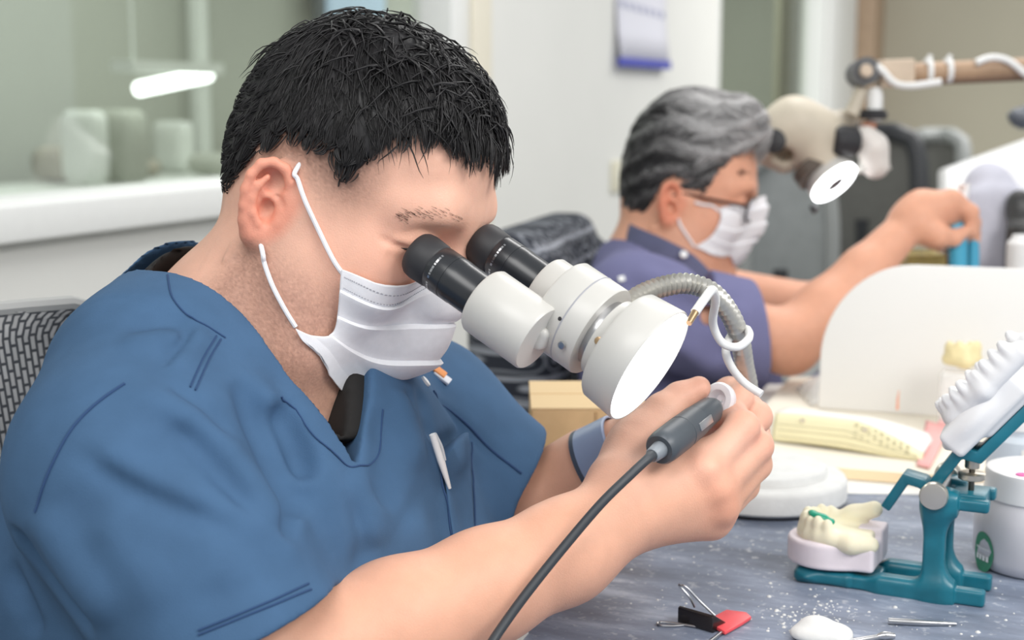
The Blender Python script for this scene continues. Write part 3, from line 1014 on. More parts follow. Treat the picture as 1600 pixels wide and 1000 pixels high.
def below1(p):
    q = (p - HO) @ HR
    w = .0025 * np.sin(q[:, 0] * 900) + .002 * np.sin(q[:, 1] * 700 + 1)
    return q[:, 2] - (lower_line(q[:, 0], LINE1) + .004 + w)


lo_, hi_ = cap.bounds()
cap.func('s', lambda p: below1(p), lo_, hi_, .004)
m_hair = mat('black_hair', lin(24, 22, 24), rough=.5, noise=.25, nscale=40, spec=.5)
hr = sdf_obj('hair', cap, m_hair, p1, .0022, 1)
WH = V(-.022, -.008, .125)


def groom1(p):
    d = p - WH
    d = d / (np.linalg.norm(d, axis=1, keepdims=True) + .004)
    topw = np.clip((p[:, 2] - .07) / .03, 0, 1)[:, None]
    d = d + topw * V(.30, -.30, 0) + (1 - topw) * V(.05, 0, -.55)
    g = sk1.grad(p)
    d = d - g * (d * g).sum(1, keepdims=True)
    return d / (np.linalg.norm(d, axis=1, keepdims=True) + 1e-9)


r1 = scalp_points(11000, sk1, ok1)
nc = 640
cl = RNG.choice(len(r1), nc, replace=False)
near = np.concatenate([cl[np.argmin(((b_[:, None, :] - r1[cl][None]) ** 2).sum(2), 1)] for b_ in np.array_split(r1, 10)])
topw = np.clip((r1[:, 2] - .055) / .05, 0, 1)
back = np.clip((-.045 - r1[:, 0]) / .03, 0, 1)
front = np.clip((r1[:, 0] - .03) / .03, 0, 1)
len1 = (.010 + .032 * topw - .004 * front) * (1 - .72 * back) * (1 - .55 * np.clip((r1[:, 0] - .025) / .01, 0, 1) * np.clip((-.02 - r1[:, 1]) / .02, 0, 1) * np.clip((.105 - r1[:, 2]) / .02, 0, 1)) * np.clip(1 + (r1[:, 2] - .02) / .06, .3, 1) * RNG.uniform(.75, 1.25, len(r1))
strands('lock', r1, groom1(r1), len1, sk1, HR, HO, m_hair, hr, w=.00052, lift=.10 + .33 * topw[:, None] * (1 - back[:, None]), stick=.65, grav=.10, jitter=.06 + .10 * topw[:, None], hmax=.011, clump=near)
tp = scalp_points(1600, sk1, lambda p: ok1(p) & (p[:, 2] > .098))
dd = RNG.normal(0, 1, tp.shape) + V(.7, -.3, 0)
strands('lock', tp, dd / np.linalg.norm(dd, axis=1, keepdims=True), RNG.uniform(.020, .040, len(tp)), sk1, HR, HO, m_hair, hr, w=.0009, lift=.3, stick=.6, grav=.05, jitter=.3, hmax=.010)
r1 = scalp_points(900, sk1, lambda p: ok1(p) & (p[:, 2] > .075))
strands('lock', r1, groom1(r1), RNG.uniform(.020, .038, len(r1)), sk1, HR, HO, m_hair, hr, w=.0006, lift=.6, stick=.5, grav=.12, jitter=.42, hmax=.015)
# ------------------------------------------------------------------ face mask
m_mask = mat('mask_fabric', lin(236, 236, 240), rough=.9, noise=.02, nscale=200, bump=.15, bscale=1800, spec=.2, sss=.15, sssr=(.004, .004, .004))
m_stitch = mat('pressed_seam', lin(165, 165, 172), rough=.9)


def loc_plane(px, py, R, O, y):
    """point of the head's plane 'y to the left' seen at px, py (head space)"""
    dr = cdir((px - 800) / FPX, (500 - py) / FPX, 1.0)
    o = R.T @ (CAM - O); d = R.T @ dr
    return o + d * ((y - o[1]) / d[1])


def on_skin(s, R, O, px, py, lift=.002):
    p = s.hit(px, py); g = s.grad(p)[0]
    return R.T @ (p + g * lift - O)


def face_mask(rows_edge, rows_side, rows_mid, R, O, parent, skin, name='face_mask', pleats=3, nv=84, nu=61, thick=.0012):
    """head-space points down the side edge, half-way round, and down the middle"""
    def resample(P):
        P = np.array(smooth_path(P, 12)); i = np.linspace(0, len(P) - 1, nv)
        return np.stack([np.interp(i, np.arange(len(P)), P[:, c]) for c in range(3)], 1)
    E, S_, C = resample(rows_edge), resample(rows_side), resample(rows_mid)
    G = np.zeros((nv, nu, 3))
    us = np.linspace(-1, 1, nu); fl = V(1, -1, 1)
    for i in range(nv):
        c = np.array(smooth_path([E[i], S_[i], C[i], S_[i] * fl, E[i] * fl], 16)); k = np.linspace(0, 1, len(c))
        for a in range(3): G[i, :, a] = np.interp((us + 1) / 2, k, c[:, a])
    for _ in range(3):
        W0 = G.reshape(-1, 3) @ R.T + O
        d = skin.ev(W0); g = skin.grad(W0) @ R
        G += (g * np.maximum(.0030 - d, 0)[:, None] * .9).reshape(G.shape)
        G[1:-1, 1:-1] = .5 * G[1:-1, 1:-1] + .125 * (G[:-2, 1:-1] + G[2:, 1:-1] + G[1:-1, :-2] + G[1:-1, 2:])
    ctr = V(.02, 0, -.05)
    for i in range(nv):
        v = i / (nv - 1)
        s = (v - .16) / .60 * pleats
        amp = 0 if (s < 0 or s > pleats) else .0042 * (1 - (s % 1)) ** 1.2
        for j, u in enumerate(us):
            n = nrm(G[i, j] - V(ctr[0], 0, G[i, j, 2] * .7 + ctr[2] * .3))
            wob = .0012 * math.sin(7 * u + 5 * v) + .0008 * math.sin(13 * u - 9 * v)
            G[i, j] += n * (amp * (.35 + .65 * (1 - abs(u) ** 3)) + wob * (1 - abs(u) ** 2))
    W_ = G.reshape(-1, 3) @ R.T + O
    mb = MB(); mb.grid(W_.reshape(nv, nu, 3))
    o = mb.build(name, m_mask, parent, angle=55, solid=thick)
    return o, W_.reshape(nv, nu, 3)


edge1 = [on_skin(body, HR, HO, *p) for p in ((536, 420), (530, 470), (517, 516), (488, 524), (462, 513))]
side1 = [loc_plane(*p, HR, HO, -.037) for p in ((620, 430), (613, 482), (590, 548), (548, 590), (506, 599))]
mid1 = [loc_plane(*p, HR, HO, 0) for p in ((716, 420), (706, 468), (690, 548), (648, 590), (578, 611))]
fm, MG1 = face_mask(edge1, side1, mid1, HR, HO, p1, body)
mb = MB()
for row in (5, 11):
    n_ = nrm(HR[:, 0] - HR[:, 1] * .6)
    for j in range(2, 40):
        for q in (.0, .5):
            a = MG1[row, j] * (1 - q) + MG1[row, j + 1] * q; b = a + (MG1[row, j + 1] - MG1[row, j]) * .28
            o_ = nrm(np.cross(MG1[row, j + 1] - MG1[row, j], MG1[row + 1, j] - MG1[row, j]))
            o_ = o_ if o_ @ n_ > 0 else -o_
            mb.tube([a + o_ * .0009, b + o_ * .0009], .0003, 4)
mb.build('pressed_seam', m_stitch, fm)


def ear_loop(pts, parent, r=.0016):
    mb = MB(); mb.tube(pts, r, 8, sub=6)
    return mb.build('ear_loop', m_mask, parent)


W1 = lambda p: HO + HR @ p
lift_ = lambda px, py, l=.0022: W1(on_skin(body, HR, HO, px, py, l))
ear_loop([lift_(536, 428, .0005), lift_(522, 405), lift_(500, 362), lift_(478, 315), lift_(462, 282), lift_(456, 272, .002), HL(-.006, -.075, .030)], fm)
ear_loop([lift_(462, 511, .0005), lift_(447, 485), lift_(428, 447), lift_(416, 412), lift_(412, 390, .004), HL(-.020, -.074, -.018)], fm)
# eyelashes and brow
m_lash = mat('eyelash', lin(30, 22, 20), rough=.6)
mb = MB()
mb.tube([lift_(622, 386, -.0004), lift_(630, 388, .0000), lift_(636, 389, .0003), lift_(650, 391, .0006)], [.0002, .0005, .0009, .0010], 6, sub=5)
mb.build('eyelashes', m_lash, p1)
mb = MB()
for k in range(75):
    t = random.random()
    x = 622 + 105 * t; y = 341 - 10 * math.sin(t * PI * .8) + random.gauss(0, 4.0) + 6 * t
    if random.random() > .9 - .35 * t + .2: continue
    q = body.hit(x, y)
    if q is None: continue
    e = body.hit(x - 6 - random.random() * 3, y - 3 - random.random() * 2)
    if e is None: continue
    g = body.grad(q)[0]
    mb.tube([q + g * .0002, (q + e) / 2 + g * .0008, e + g * .0005], [.00011, .00010, .00005], 4)
mb.build('eyebrow', m_lash, p1)
# ------------------------------------------------------------------ microscope
m_enamel = mat('cream_enamel', lin(202, 200, 195), rough=.36, noise=.015, nscale=40, spec=.5)
m_rubber = mat('black_rubber', lin(44, 44, 47), rough=.55, noise=.1)
m_blackm = mat('black_anodised', lin(40, 42, 46), rough=.28, spec=.6)
m_steel = mat('steel', lin(190, 190, 192), rough=.28, metal=1)
m_brass = mat('brass', lin(190, 160, 125), rough=.35, metal=1)
m_ring = mat('lit_led_ring', (1, 1, 1), rough=.5, emit=(1, .99, 1), es=5.0)
m_lens = mat('glare_lens', lin(225, 228, 235), rough=.08, spec=.8, emit=(1, 1, 1), es=1.2)  # emission stands in for the ring light's glare; the lens is no lamp
m_conduit = mat('grey_conduit', lin(186, 184, 178), rough=.32, metal=.55, noise=.05)
m_cable = mat('white_cable', lin(232, 232, 230), rough=.45)
AX = nrm(cdir(.755, -.535, -.37))
E1 = at(653, 396, .913)
lf_ = nrm(np.cross(UV, AX)); lf_ = lf_ if lf_ @ FV > 0 else -lf_
lf_ = nrm(lf_ + UV * .10)
E2 = E1 + lf_ * .063 + AX * .009
mc = thing('microscope', 'white stereo microscope with black eyepieces at the eyes of the man in blue', 'microscope', (E1[0], E1[1], TOP))
for E in (E1, E2):
    mb = MB(); mb.lathe(E, AX, [(.004, .0115), (.0, .0128), (-.001, .0140), (.001, .0152), (.005, .0158), (.0155, .0152), (.0175, .0140), (.018, .0128)], 44)
    cup = mb.build('eyecup', m_rubber, mc)
    mb = MB()
    mb.lathe(E, AX, [(.0165, .0100), (.0165, .0143), (.0185, .0150), (.0295, .0150), (.0297, .0147), (.0302, .0147), (.0304, .0150), (.036, .0150), (.0375, .0147), (.062, .0147)], 48)
    ep = mb.build('eyepiece', m_blackm, mc)
    mb = MB()                                         # engraved marks round the rim
    R_ = frame(AX)
    for k in range(26):
        if k % 9 == 8: continue
        a = 2 * PI * k / 40 + 2.2
        c = E + AX * .0215 + R_ @ V(0, math.cos(a), math.sin(a)) * .0150
        mb.box(c, (.0007, .0006 + .0003 * (k % 3), .00012), np.stack([AX, nrm(np.cross(R_ @ V(0, math.cos(a), math.sin(a)), AX)), R_ @ V(0, math.cos(a), math.sin(a))], 1))
    mb.build('engraving', m_steel, ep)
    mb = MB(); mb.lathe(E, AX, [(.056, .0150), (.0562, .0210), (.0580, .0222), (.1000, .0222), (.1015, .0212), (.1016, .010)], 56)
    mb.build('tube_barrel', m_enamel, mc)
MID = at(892, 487, .898)
NB2 = at(948, 521, .885); 
bar = SDF(); bar.box((E1 + E2) / 2 + AX * .093, (.010, .034, .008), R=np.stack([AX, lf_, np.cross(AX, lf_)], 1), rnd=.004)
sdf_obj('bridge', bar, m_enamel, mc, .0015)
mb = MB(); mb.lathe(MID, AX, [(-.010, .012), (-.0095, .0298), (-.008, .0310), (.0225, .0312), (.0240, .0306), (.0241, .024)], 64)
hs = mb.build('objective_housing', m_enamel, mc)
mb = MB(); mb.lathe(MID, AX, [(.009, .0312), (.0093, .0314), (.0097, .0314), (.010, .0312)], 64); mb.build('seam_ring', m_stitch, hs)
mb = MB(); mb.lathe(MID, AX, [(.024, .0225), (.040, .0225)], 48); mb.build('neck_ring', m_steel, mc)
RC = MID + AX * .0350
mb = MB(); mb.lathe(RC, AX, [(-.006, .0235), (-.0055, .0262), (.002, .0275), (.003, .0360), (.005, .0378), (.0265, .0398), (.0280, .0392), (.0280, .0385), (.0255, .0375)], 72)
rl = mb.build('ring_light', m_enamel, mc)
mb = MB(); mb.lathe(RC, AX, [(.0262, .0378), (.0272, .0376), (.0272, .0170), (.0262, .0168)], 72); mb.build('lit_diffuser', m_ring, rl)
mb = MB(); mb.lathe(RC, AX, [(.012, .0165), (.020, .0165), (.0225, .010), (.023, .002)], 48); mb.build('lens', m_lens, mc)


def screw(px, py, base, r, ln, m, parent, o):
    """small screw standing out of a barrel where it is seen"""
    dr = cdir((px - 800) / FPX, (500 - py) / FPX, 1.0)
    # nearest point of the barrel's surface along the sight line
    best = None
    for t in np.arange(.7, 1.1, .0005):
        p = CAM + dr * t; q = p - o; rad = q - AX * (q @ AX)
        if np.linalg.norm(rad) < base: best = (p, nrm(rad)); break
    p, n = best
    mb = MB(); mb.lathe(p, n, [(-.004, r * .6), (ln * .5, r * .6), (ln * .5, r), (ln, r), (ln * 1.05, r * .8)], 18)
    return mb.build('screw', m, parent)


screw(880, 538, .0311, .0026, .0022, m_steel, hs, MID)
screw(875, 498, .0311, .0013, .0004, m_rubber, hs, MID)
screw(938, 533, .0270, .0026, .0035, m_brass, rl, RC)
# power plug and cable
pl0 = at(1076, 505, .862); pl1 = at(1086, 488, .868)
mb = MB(); mb.tube([pl0, pl1], [.0020, .0024], 12); mb.build('plug', m_brass, rl)
cord = [pl1, at(1100, 468, .875), at(1113, 453, .885), at(1118, 470, .93), at(1114, 505, .955), at(1128, 535, .962), at(1152, 542, .962), at(1170, 528, .975), at(1166, 514, 1.0),
        at(1146, 520, 1.012), at(1134, 545, .985), at(1142, 572, .985), at(1163, 598, .99), at(1190, 616, .985)]
mb = MB(); mb.tube(cord, .0029, 10, sub=8); mb.build('power_cord', m_cable, rl)
path = smooth_path([at(975, 482, .915), at(1000, 462, .925), at(1035, 448, .935), at(1075, 443, .945), at(1112, 457, .955), at(1140, 490, .98), at(1156, 530, 1.01), at(1163, 570, 1.05),
                    at(1170, 610, 1.09), at(1162, 650, 1.15), at(1120, 690, 1.26), at(1050, 715, 1.38), at(992, 735, 1.44)], 10)
mb = MB(); mb.tube(path, [.0059 + .0013 * (1 if (k % 2) else -1) for k in range(len(path))], 22); mb.build('flexible_conduit', m_conduit, mc, angle=30)
fb = on_z(992, 738, TOP)
mb = MB(); mb.lathe(fb + V(0, 0, .0005), UV, [(0, .045), (.004, .046), (.016, .044), (.020, .012), (.028, .010)], 40); mb.build('stand_foot', m_enamel, mc)
# ------------------------------------------------------------------ handpiece and the crown being worked on
m_hp = mat('dark_grey_plastic', lin(72, 78, 84), rough=.42, noise=.04)
m_hp2 = mat('charcoal_plastic', lin(52, 56, 61), rough=.5)
h0, h1 = at(1030, 703, .925), at(1117, 635, .990)
ha = nrm(h1 - h0); hl = float(np.linalg.norm(h1 - h0))
hp = thing('handpiece', 'dark grey rotary handpiece with a black cord gripped in the hand', 'dental tool', (h0[0], h0[1], h0[2]))
mb = MB(); mb.lathe(h0, ha, [(.001, .0060), (.0, .0095), (.002, .0108), (.008, .0114), (.030, .0115), (.0303, .0111), (.0315, .0111), (.0318, .0114), (.052, .0110), (.0523, .0105), (.054, .0105), (.0545, .0106), (hl - .008, .0095), (hl - .002, .0072), (hl, .0040)], 44)
mb.build('motor_body', m_hp, hp)
mb = MB(); mb.lathe(h0, ha, [(-.010, .0042), (-.009, .0050), (-.002, .0056), (.003, .0060)], 28); mb.build('cord_boot', mat('grey_boot', lin(128, 134, 140), rough=.4), hp)
mb = MB(); mb.tube([h1 - ha * .002, h1 + ha * .010], [.0020, .0012], 12); mb.build('bur', m_steel, hp)
sd = nrm(at(1088, 680, .93) - at(1075, 668, .955)); sd = nrm(sd - ha * (sd @ ha))
mb = MB(); mb.box(h0 + ha * .047 + sd * .0112, (.009, .0028, .0006), np.stack([ha, np.cross(sd, ha), sd], 1), .0004); mb.build('maker_plate', m_steel, hp)
mb = MB()
cpts = [h0 - ha * .008, h0 - ha * .017, at(985, 742, .905), at(940, 786, .895), at(885, 850, .885), at(830, 918, .872), at(790, 972, .862), at(760, 1018, .85), at(715, 1100, .82), at(690, 1190, .80)]
mb.tube(cpts, [.0040, .0034] + [.0031] * 14, 12, sub=8); mb.build('cord', m_hp2, hp)
m_zr = mat('ceramic_white', lin(244, 243, 248), rough=.3, sss=.2, sssr=(.003, .003, .003))
cc = at(1127, 625, 1.012); ca = nrm(cdir(-.62, .15, -.78))
mb = MB(); mb.lathe(cc, ca, [(-.007, .004), (-.006, .0085), (.000, .0120), (.004, .0125), (.006, .0112), (.0062, .0070), (.003, .0050), (.000, .0040), (-.001, .001)], 36)
o = mb.build('ceramic_crown', m_zr); tag(o, 'small white ceramic crown with a round hole pinched between the fingertips', 'dental crown')
# ------------------------------------------------------------------ the grey-haired man
HR2 = head_frame(12, 12, -1)
HO2 = at(1062, 318, 1.92) + HR2 @ V(0, .076, 0)
K2 = lambda *p: HO2 + HR2 @ V(*p)
b2 = SDF()
head(b2, HR2, HO2, .98)
b2.chain([K2(-.03, 0, -.02), at(1035, 408, 1.99), at(1020, 450, 2.0)], [.052, .056, .07], k=.03)
b2.chain([K2(.015, -.015, -.06), at(1075, 425, 1.97)], [.034, .036], k=.03)
b2.chain([at(1020, 450, 2.0), at(1060, 590, 2.0), at(1068, 660, 2.0)], [.08, .11, .11], k=.05)
SH2 = at(1010, 480, 1.80); SF2 = at(1075, 460, 2.18)
b2.chain([at(1015, 435, 1.98), SH2], [.045, .044], k=.03)
b2.chain([at(1015, 435, 1.98), SF2], [.05, .052], k=.03)
EL2 = at(1232, 535, 1.80)
b2.chain([SH2, EL2], [.043, .040], k=.015)
b2.chain([EL2, at(1290, 484, 1.815), at(1350, 424, 1.83), at(1425, 345, 1.85)], [.040, .038, .031, .0225], k=.012)
EF2 = at(1282, 488, 2.2)
b2.chain([SF2, EF2, at(1400, 420, 2.15), at(1455, 370, 2.05)], [.05, .042, .034, .026], k=.02)
# near hand, closed round a tool
WR2 = at(1425, 345, 1.85)
kn = [at(1487, 312, 1.845), at(1494, 326, 1.862), at(1497, 340, 1.88), at(1494, 352, 1.895)]
for q, r in zip(kn, (.014, .014, .013, .012)): b2.cone(WR2, q, .021, r, k=.016)
b2.cone(at(1440, 318, 1.85), at(1480, 330, 1.87), .018, .015, k=.02)
for i, q in enumerate(kn):
    m = q + cdir(.026 - .003 * i, -.016 - .002 * i, .004); t = m + cdir(.002, -.024 + .002 * i, .006); e = t + cdir(-.014, -.010, .010)
    b2.chain([q, m], [.0118, .0105], k=.006)
    b2.chain([m, t, e], [.0102, .009, .0078], k=.004)
b2.chain([at(1440, 352, 1.835), at(1465, 368, 1.83), at(1490, 372, 1.835)], [.017, .013, .0105], k=.012)
b2.chain([at(1490, 372, 1.835), at(1508, 362, 1.842)], [.0102, .008], k=.005)
p2 = thing('person', 'grey-haired man in glasses, white mask and a dusty purple shirt', 'person', (HO2[0], HO2[1], 0))
pos, F = b2.mesh(.0024, 1)
me = raw_mesh('body', pos, F)
SKIN2 = np.array(lin(224, 166, 138))
tc = skin_tint(pos, HR2, HO2, SKIN2, .25, 0)
color_attr(me, tc); link('body', me, m_skin, p2)
# shirt
m_shirt2 = mat('dusty_purple_cloth', lin(112, 112, 148), rough=.85, noise=.05, nscale=20, bump=.2, bscale=900, spec=.2)
m_collar2 = mat('slate_collar', lin(92, 94, 122), rough=.85, noise=.05)
s2 = SDF()
T2L = cdir(.25, .1, .96); T2F = nrm(cdir(.95, -.15, -.28)); T2L = nrm(T2L - T2F * (T2L @ T2F)); T2 = np.stack([T2F, T2L, np.cross(T2F, T2L)], 1)
s2.chain([at(1012, 432, 2.0), at(1030, 520, 2.0)], [.070, .10], k=.05)
s2.ell(at(1050, 570, 2.01), (.125, .175, .16), R=T2, k=.05)
s2.ell(at(1085, 670, 2.0), (.13, .17, .15), R=T2, k=.05)
s2.chain([at(1000, 430, 1.98), at(985, 480, 1.83)], [.052, .068], k=.05)
s2.chain([at(1020, 430, 2.0), SF2], [.05, .06], k=.04)
n2 = SDF()
CU2 = at(1186, 520, 1.80); a2 = nrm(CU2 - SH2)
n2.chain([at(1005, 490, 1.81), SH2 + (CU2 - SH2) * 1.15], [.074, .064], k=.02)
n2.half(CU2, nrm(cdir(.93, .10, .05)), .003)
n2.cone(CU2 - a2 * .05, CU2 + a2 * .05, .047, .057, k=.003, op='s')
s2.func('u', n2.ev, *n2.bounds(), .025)
s2b = SDF(); s2b.ops = list(s2.ops)
nB, nT = at(1005, 415, 2.0), s2b.hit(1110, 452)
ax = nrm(nT - nB); lf2 = nrm(T2L - ax * (T2L @ ax)); nr = np.cross(ax, lf2); nr = nr if nr[2] > 0 else -nr; LL = np.linalg.norm(nT - nB)


def neck2(p):
    q = p - nB; u = q @ ax; v = q @ lf2; h = q @ nr
    t = np.clip(u / LL, 0, 1)
    d = np.sqrt((u - t * LL) ** 2 + v ** 2) - (.058 + (.006 - .058) * t)
    return np.maximum(d, np.maximum(-.06 - h, h - .2))


s2.func('s', neck2, np.minimum(nB, nT) - .22, np.maximum(nB, nT) + .22, .003)
for pts, r, h in (([(985, 430), (1060, 445), (1130, 470)], .016, .007), ([(975, 455), (1060, 470), (1120, 500)], .014, -.007), ([(1090, 470), (1120, 520), (1130, 570)], .014, -.006),
                  ([(1150, 420), (1190, 440), (1225, 470)], .014, .006), ([(1030, 520), (1090, 560), (1140, 600)], .015, .007), ([(1000, 560), (1060, 590), (1110, 630)], .012, -.007), ([(1160, 470), (1150, 520), (1165, 560)], .012, .005)):
    stroke(pts, r, h, s=s2, base=s2b)
st = sdf_obj('shirt', s2, m_shirt2, p2, .0035, 2)
# stand-up collar: a folded band round the neck
cb = []
cpts = [(1112, 452, 1.875), (1078, 418, 1.885), (1030, 392, 1.905), (985, 372, 1.95), (975, 358, 2.02), (1005, 355, 2.07), (1050, 380, 2.07), (1090, 425, 2.0)]
top_ = smooth_path([at(x + 4, y - 20, d) for x, y, d in cpts], 6); bot_ = smooth_path([at(x - 8, y + 12, d - .008 if i < 4 else d) for i, (x, y, d) in enumerate(cpts)], 6)
G = np.array([[t * (1 - k / 5) + b * (k / 5) for k in range(6)] for t, b in zip(top_, bot_)])
mb = MB(); mb.grid(G); mb.build('collar', m_collar2, p2, solid=.004)
q = s2.hit(972, 437); g = s2.grad(q)[0]
if q is not None:
    mb = MB(); mb.box(q + g * .002, (.004, .004, .0012), frame(cdir(1, .2, 0), g), .001); mb.build('shoulder_snap', m_white, st)
for x, y in ((1068, 398),):
    q = at(x, y, 1.875); mb = MB(); mb.lathe(q, cdir(.2, .3, -1), [(0, .005), (.002, .005), (.003, .003)], 16); mb.build('button', m_white, p2)
un = SDF(); un.chain([at(1040, 420, 1.99), at(1105, 470, 1.935)], [.062, .03], k=.02); sdf_obj('undershirt', un, m_white, p2, .004)
# mask
e2 = [on_skin(b2, HR2, HO2, *p, .002) for p in ((1124, 326), (1124, 345), (1112, 366), (1098, 378), (1084, 386))]
k2_ = [loc_plane(*p, HR2, HO2, -.036) for p in ((1162, 316), (1160, 342), (1148, 374), (1124, 393), (1094, 402))]
c2 = [loc_plane(*p, HR2, HO2, 0) for p in ((1196, 306), (1197, 332), (1186, 366), (1158, 392), (1108, 406))]
fm2, MG2 = face_mask(e2, k2_, c2, HR2, HO2, p2, b2, nv=50, nu=41)
L2 = lambda px, py, l=.002: HO2 + HR2 @ on_skin(b2, HR2, HO2, px, py, l)
ear_loop([L2(1124, 330, .0005), L2(1112, 322), L2(1098, 320), L2(1085, 316)], fm2, .0018)
ear_loop([L2(1085, 386, .0005), L2(1074, 370), L2(1063, 352), L2(1058, 342, .003)], fm2, .0018)
# glasses
m_spec = mat('tortoise_frame', lin(72, 36, 26), rough=.3, noise=.4, nscale=120)
m_specb = mat('black_frame', lin(28, 26, 28), rough=.3)
gl = bpy.data.objects.new('eyeglasses', None); COL.objects.link(gl); gl.parent = p2; gl.matrix_parent_inverse = Matrix.Translation(-p2.location)


def eyewear(cy, m, name):
    mb = MB(); pts = []
    for k in range(33):
        a = 2 * PI * k / 32
        cx, cz = .026 * np.sign(math.cos(a)) * abs(math.cos(a)) ** .8, .0165 * np.sign(math.sin(a)) * abs(math.sin(a)) ** .8
        pts.append(K2(.098 - .006 * abs((cy + cx) / .05) ** 1.5 * 1.2, cy + cx, .010 + cz))
    mb.tube(pts, .0018, 8); return mb


for sgn in (-1, 1):
    o = eyewear(sgn * .034, m_specb, 'rim').build('rim', m_specb); o.parent = p2; o.matrix_parent_inverse = Matrix.Translation(-p2.location)
    o.name = 'glasses_rim'
    mb = MB(); mb.tube([K2(.090, sgn * .061, .016), K2(.082, sgn * .071, .016), K2(.04, sgn * .0765, .015), K2(.0, sgn * .0775, .014), K2(-.015, sgn * .077, .004)], [.0022, .0025, .0022, .0018, .0016], 8, sub=4)
    mb.build('glasses_temple', m_spec, p2)
    mb = MB(); P = [K2(.097 - .006 * abs((sgn * .034 + .024 * math.cos(a)) / .05) ** 1.5, sgn * .034 + .024 * math.cos(a), .010 + .015 * math.sin(a)) for a in np.linspace(0, 2 * PI, 25)[:-1]]
    mb.add(P, [tuple(range(24))]); mb.build('spectacle_lens', glass_mat('spectacle_glass', (.97, .98, 1), .22), p2)
mb = MB(); mb.tube([K2(.097, -.010, .016), K2(.102, 0, .018), K2(.097, .010, .016)], .0016, 8, sub=4); mb.build('glasses_bridge', m_specb, p2)
bpy.data.objects.remove(gl)
mb = MB()
for k in range(34):
    t = random.random(); x = 1150 + 22 * t; y = 270 + 3 * random.gauss(0, 1)
    q = b2.hit(x, y)
    if q is None: continue
    g = b2.grad(q)[0]; mb.tube([q, q + g * .002 + HR2[:, 0] * .004], [.00025, .0001], 4)
mb.build('eyebrow', m_lash, p2)
# swept-back grey hair
LINE2 = [(-.11, -.050), (-.060, -.048), (-.040, -.030), (-.028, .022), (-.012, .034), (.012, .030), (.020, -.006), (.030, -.004), (.038, .045), (.055, .070), (.075, .088), (.11, .09)]
sk2 = skull_sdf(.98)
cap2 = SDF(); cap2.setframe(HR2, HO2, .93)
cap2.ell((-.006, 0, .056), (.098, .0815, .102), k=.01)
cap2.ell((.026, 0, .078), (.064, .062, .066), k=.03)
cap2.ell((-.044, 0, .002), (.048, .064, .062), k=.03)
QUIFF = ([(.030, -.034, .112), (.054, -.026, .124), (.068, -.006, .114), (.062, .022, .112)], [.018, .023, .021, .018])
cap2.chain(*QUIFF, k=.03)
cap2.setframe()
lo2, hi2 = cap2.bounds()


def waves2(p):
    q = (p - HO2) @ HR2
    return .0022 * np.sin(q[:, 2] * 190 - q[:, 0] * 70 + 2.2 * np.sin(q[:, 0] * 42)) * np.clip((q[:, 2] + .02) / .05, 0, 1)


cap2.func('d', waves2, lo2, hi2, .001)


def below2(p):
    q = (p - HO2) @ HR2
    return q[:, 2] - (lower_line(q[:, 0], LINE2) + .004 + .003 * np.sin(q[:, 0] * 500) + .002 * np.sin(q[:, 2] * 600))


cap2.func('s', lambda p: below2(p), *cap2.bounds(), .004)
m_hair2 = mat('grey_hair', (1, 1, 1), rough=.45, tint=True, spec=.4)


def hue2(p):
    w = np.clip((p[:, 2] - .035) / .075, 0, 1) * np.clip((p[:, 0] + .06) / .08, 0, 1)
    w = np.clip(w + .22 * np.sin(p[:, 2] * 190 - p[:, 0] * 70 + 2.2 * np.sin(p[:, 0] * 42)) + RNG.normal(0, .16, len(p)), 0, 1)[:, None]
    return np.array(lin(44, 43, 45)) * (1 - w) + np.array(lin(172, 170, 170)) * w


pos, F = cap2.mesh(.003, 2)
me = raw_mesh('hair', pos, F); color_attr(me, hue2((pos - HO2) @ HR2) * .85)
hr2 = link('hair', me, m_hair2, p2)
sk2b = SDF(); sk2b.sx = .93
sk2b.ell((-.006, 0, .056), (.095, .079, .099), k=.01); sk2b.ell((.026, 0, .078), (.062, .060, .063), k=.03); sk2b.ell((-.044, 0, .002), (.046, .062, .060), k=.03)
sk2b.chain(*QUIFF, k=.03)
ok2 = lambda p: p[:, 2] > lower_line(p[:, 0], LINE2) + .002
r2 = scalp_points(4200, sk2b, ok2)
d2 = np.tile(V(-1, 0, .0), (len(r2), 1)) + np.stack([np.zeros(len(r2)), .25 * np.sin(r2[:, 0] * 60), -.9 * np.clip((.06 - r2[:, 2]) / .06, 0, 1.2) + .5 * np.sin(r2[:, 0] * 75 + r2[:, 2] * 30) * .6], 1)
g = sk2b.grad(r2); d2 = d2 - g * (d2 * g).sum(1, keepdims=True); d2 /= np.linalg.norm(d2, axis=1, keepdims=True)
cl = RNG.choice(len(r2), 240, replace=False)
near = np.concatenate([cl[np.argmin(((b_[:, None, :] - r2[cl][None]) ** 2).sum(2), 1)] for b_ in np.array_split(r2, 8)])
strands('lock', r2, d2, RNG.uniform(.022, .042, len(r2)) * np.clip(.5 + r2[:, 2] / .12, .5, 1), sk2b, HR2, HO2, m_hair2, hr2, w=.0011, lift=.25, stick=.6, grav=.10, jitter=.12, hmax=.008, clump=near, hues=hue2(r2))
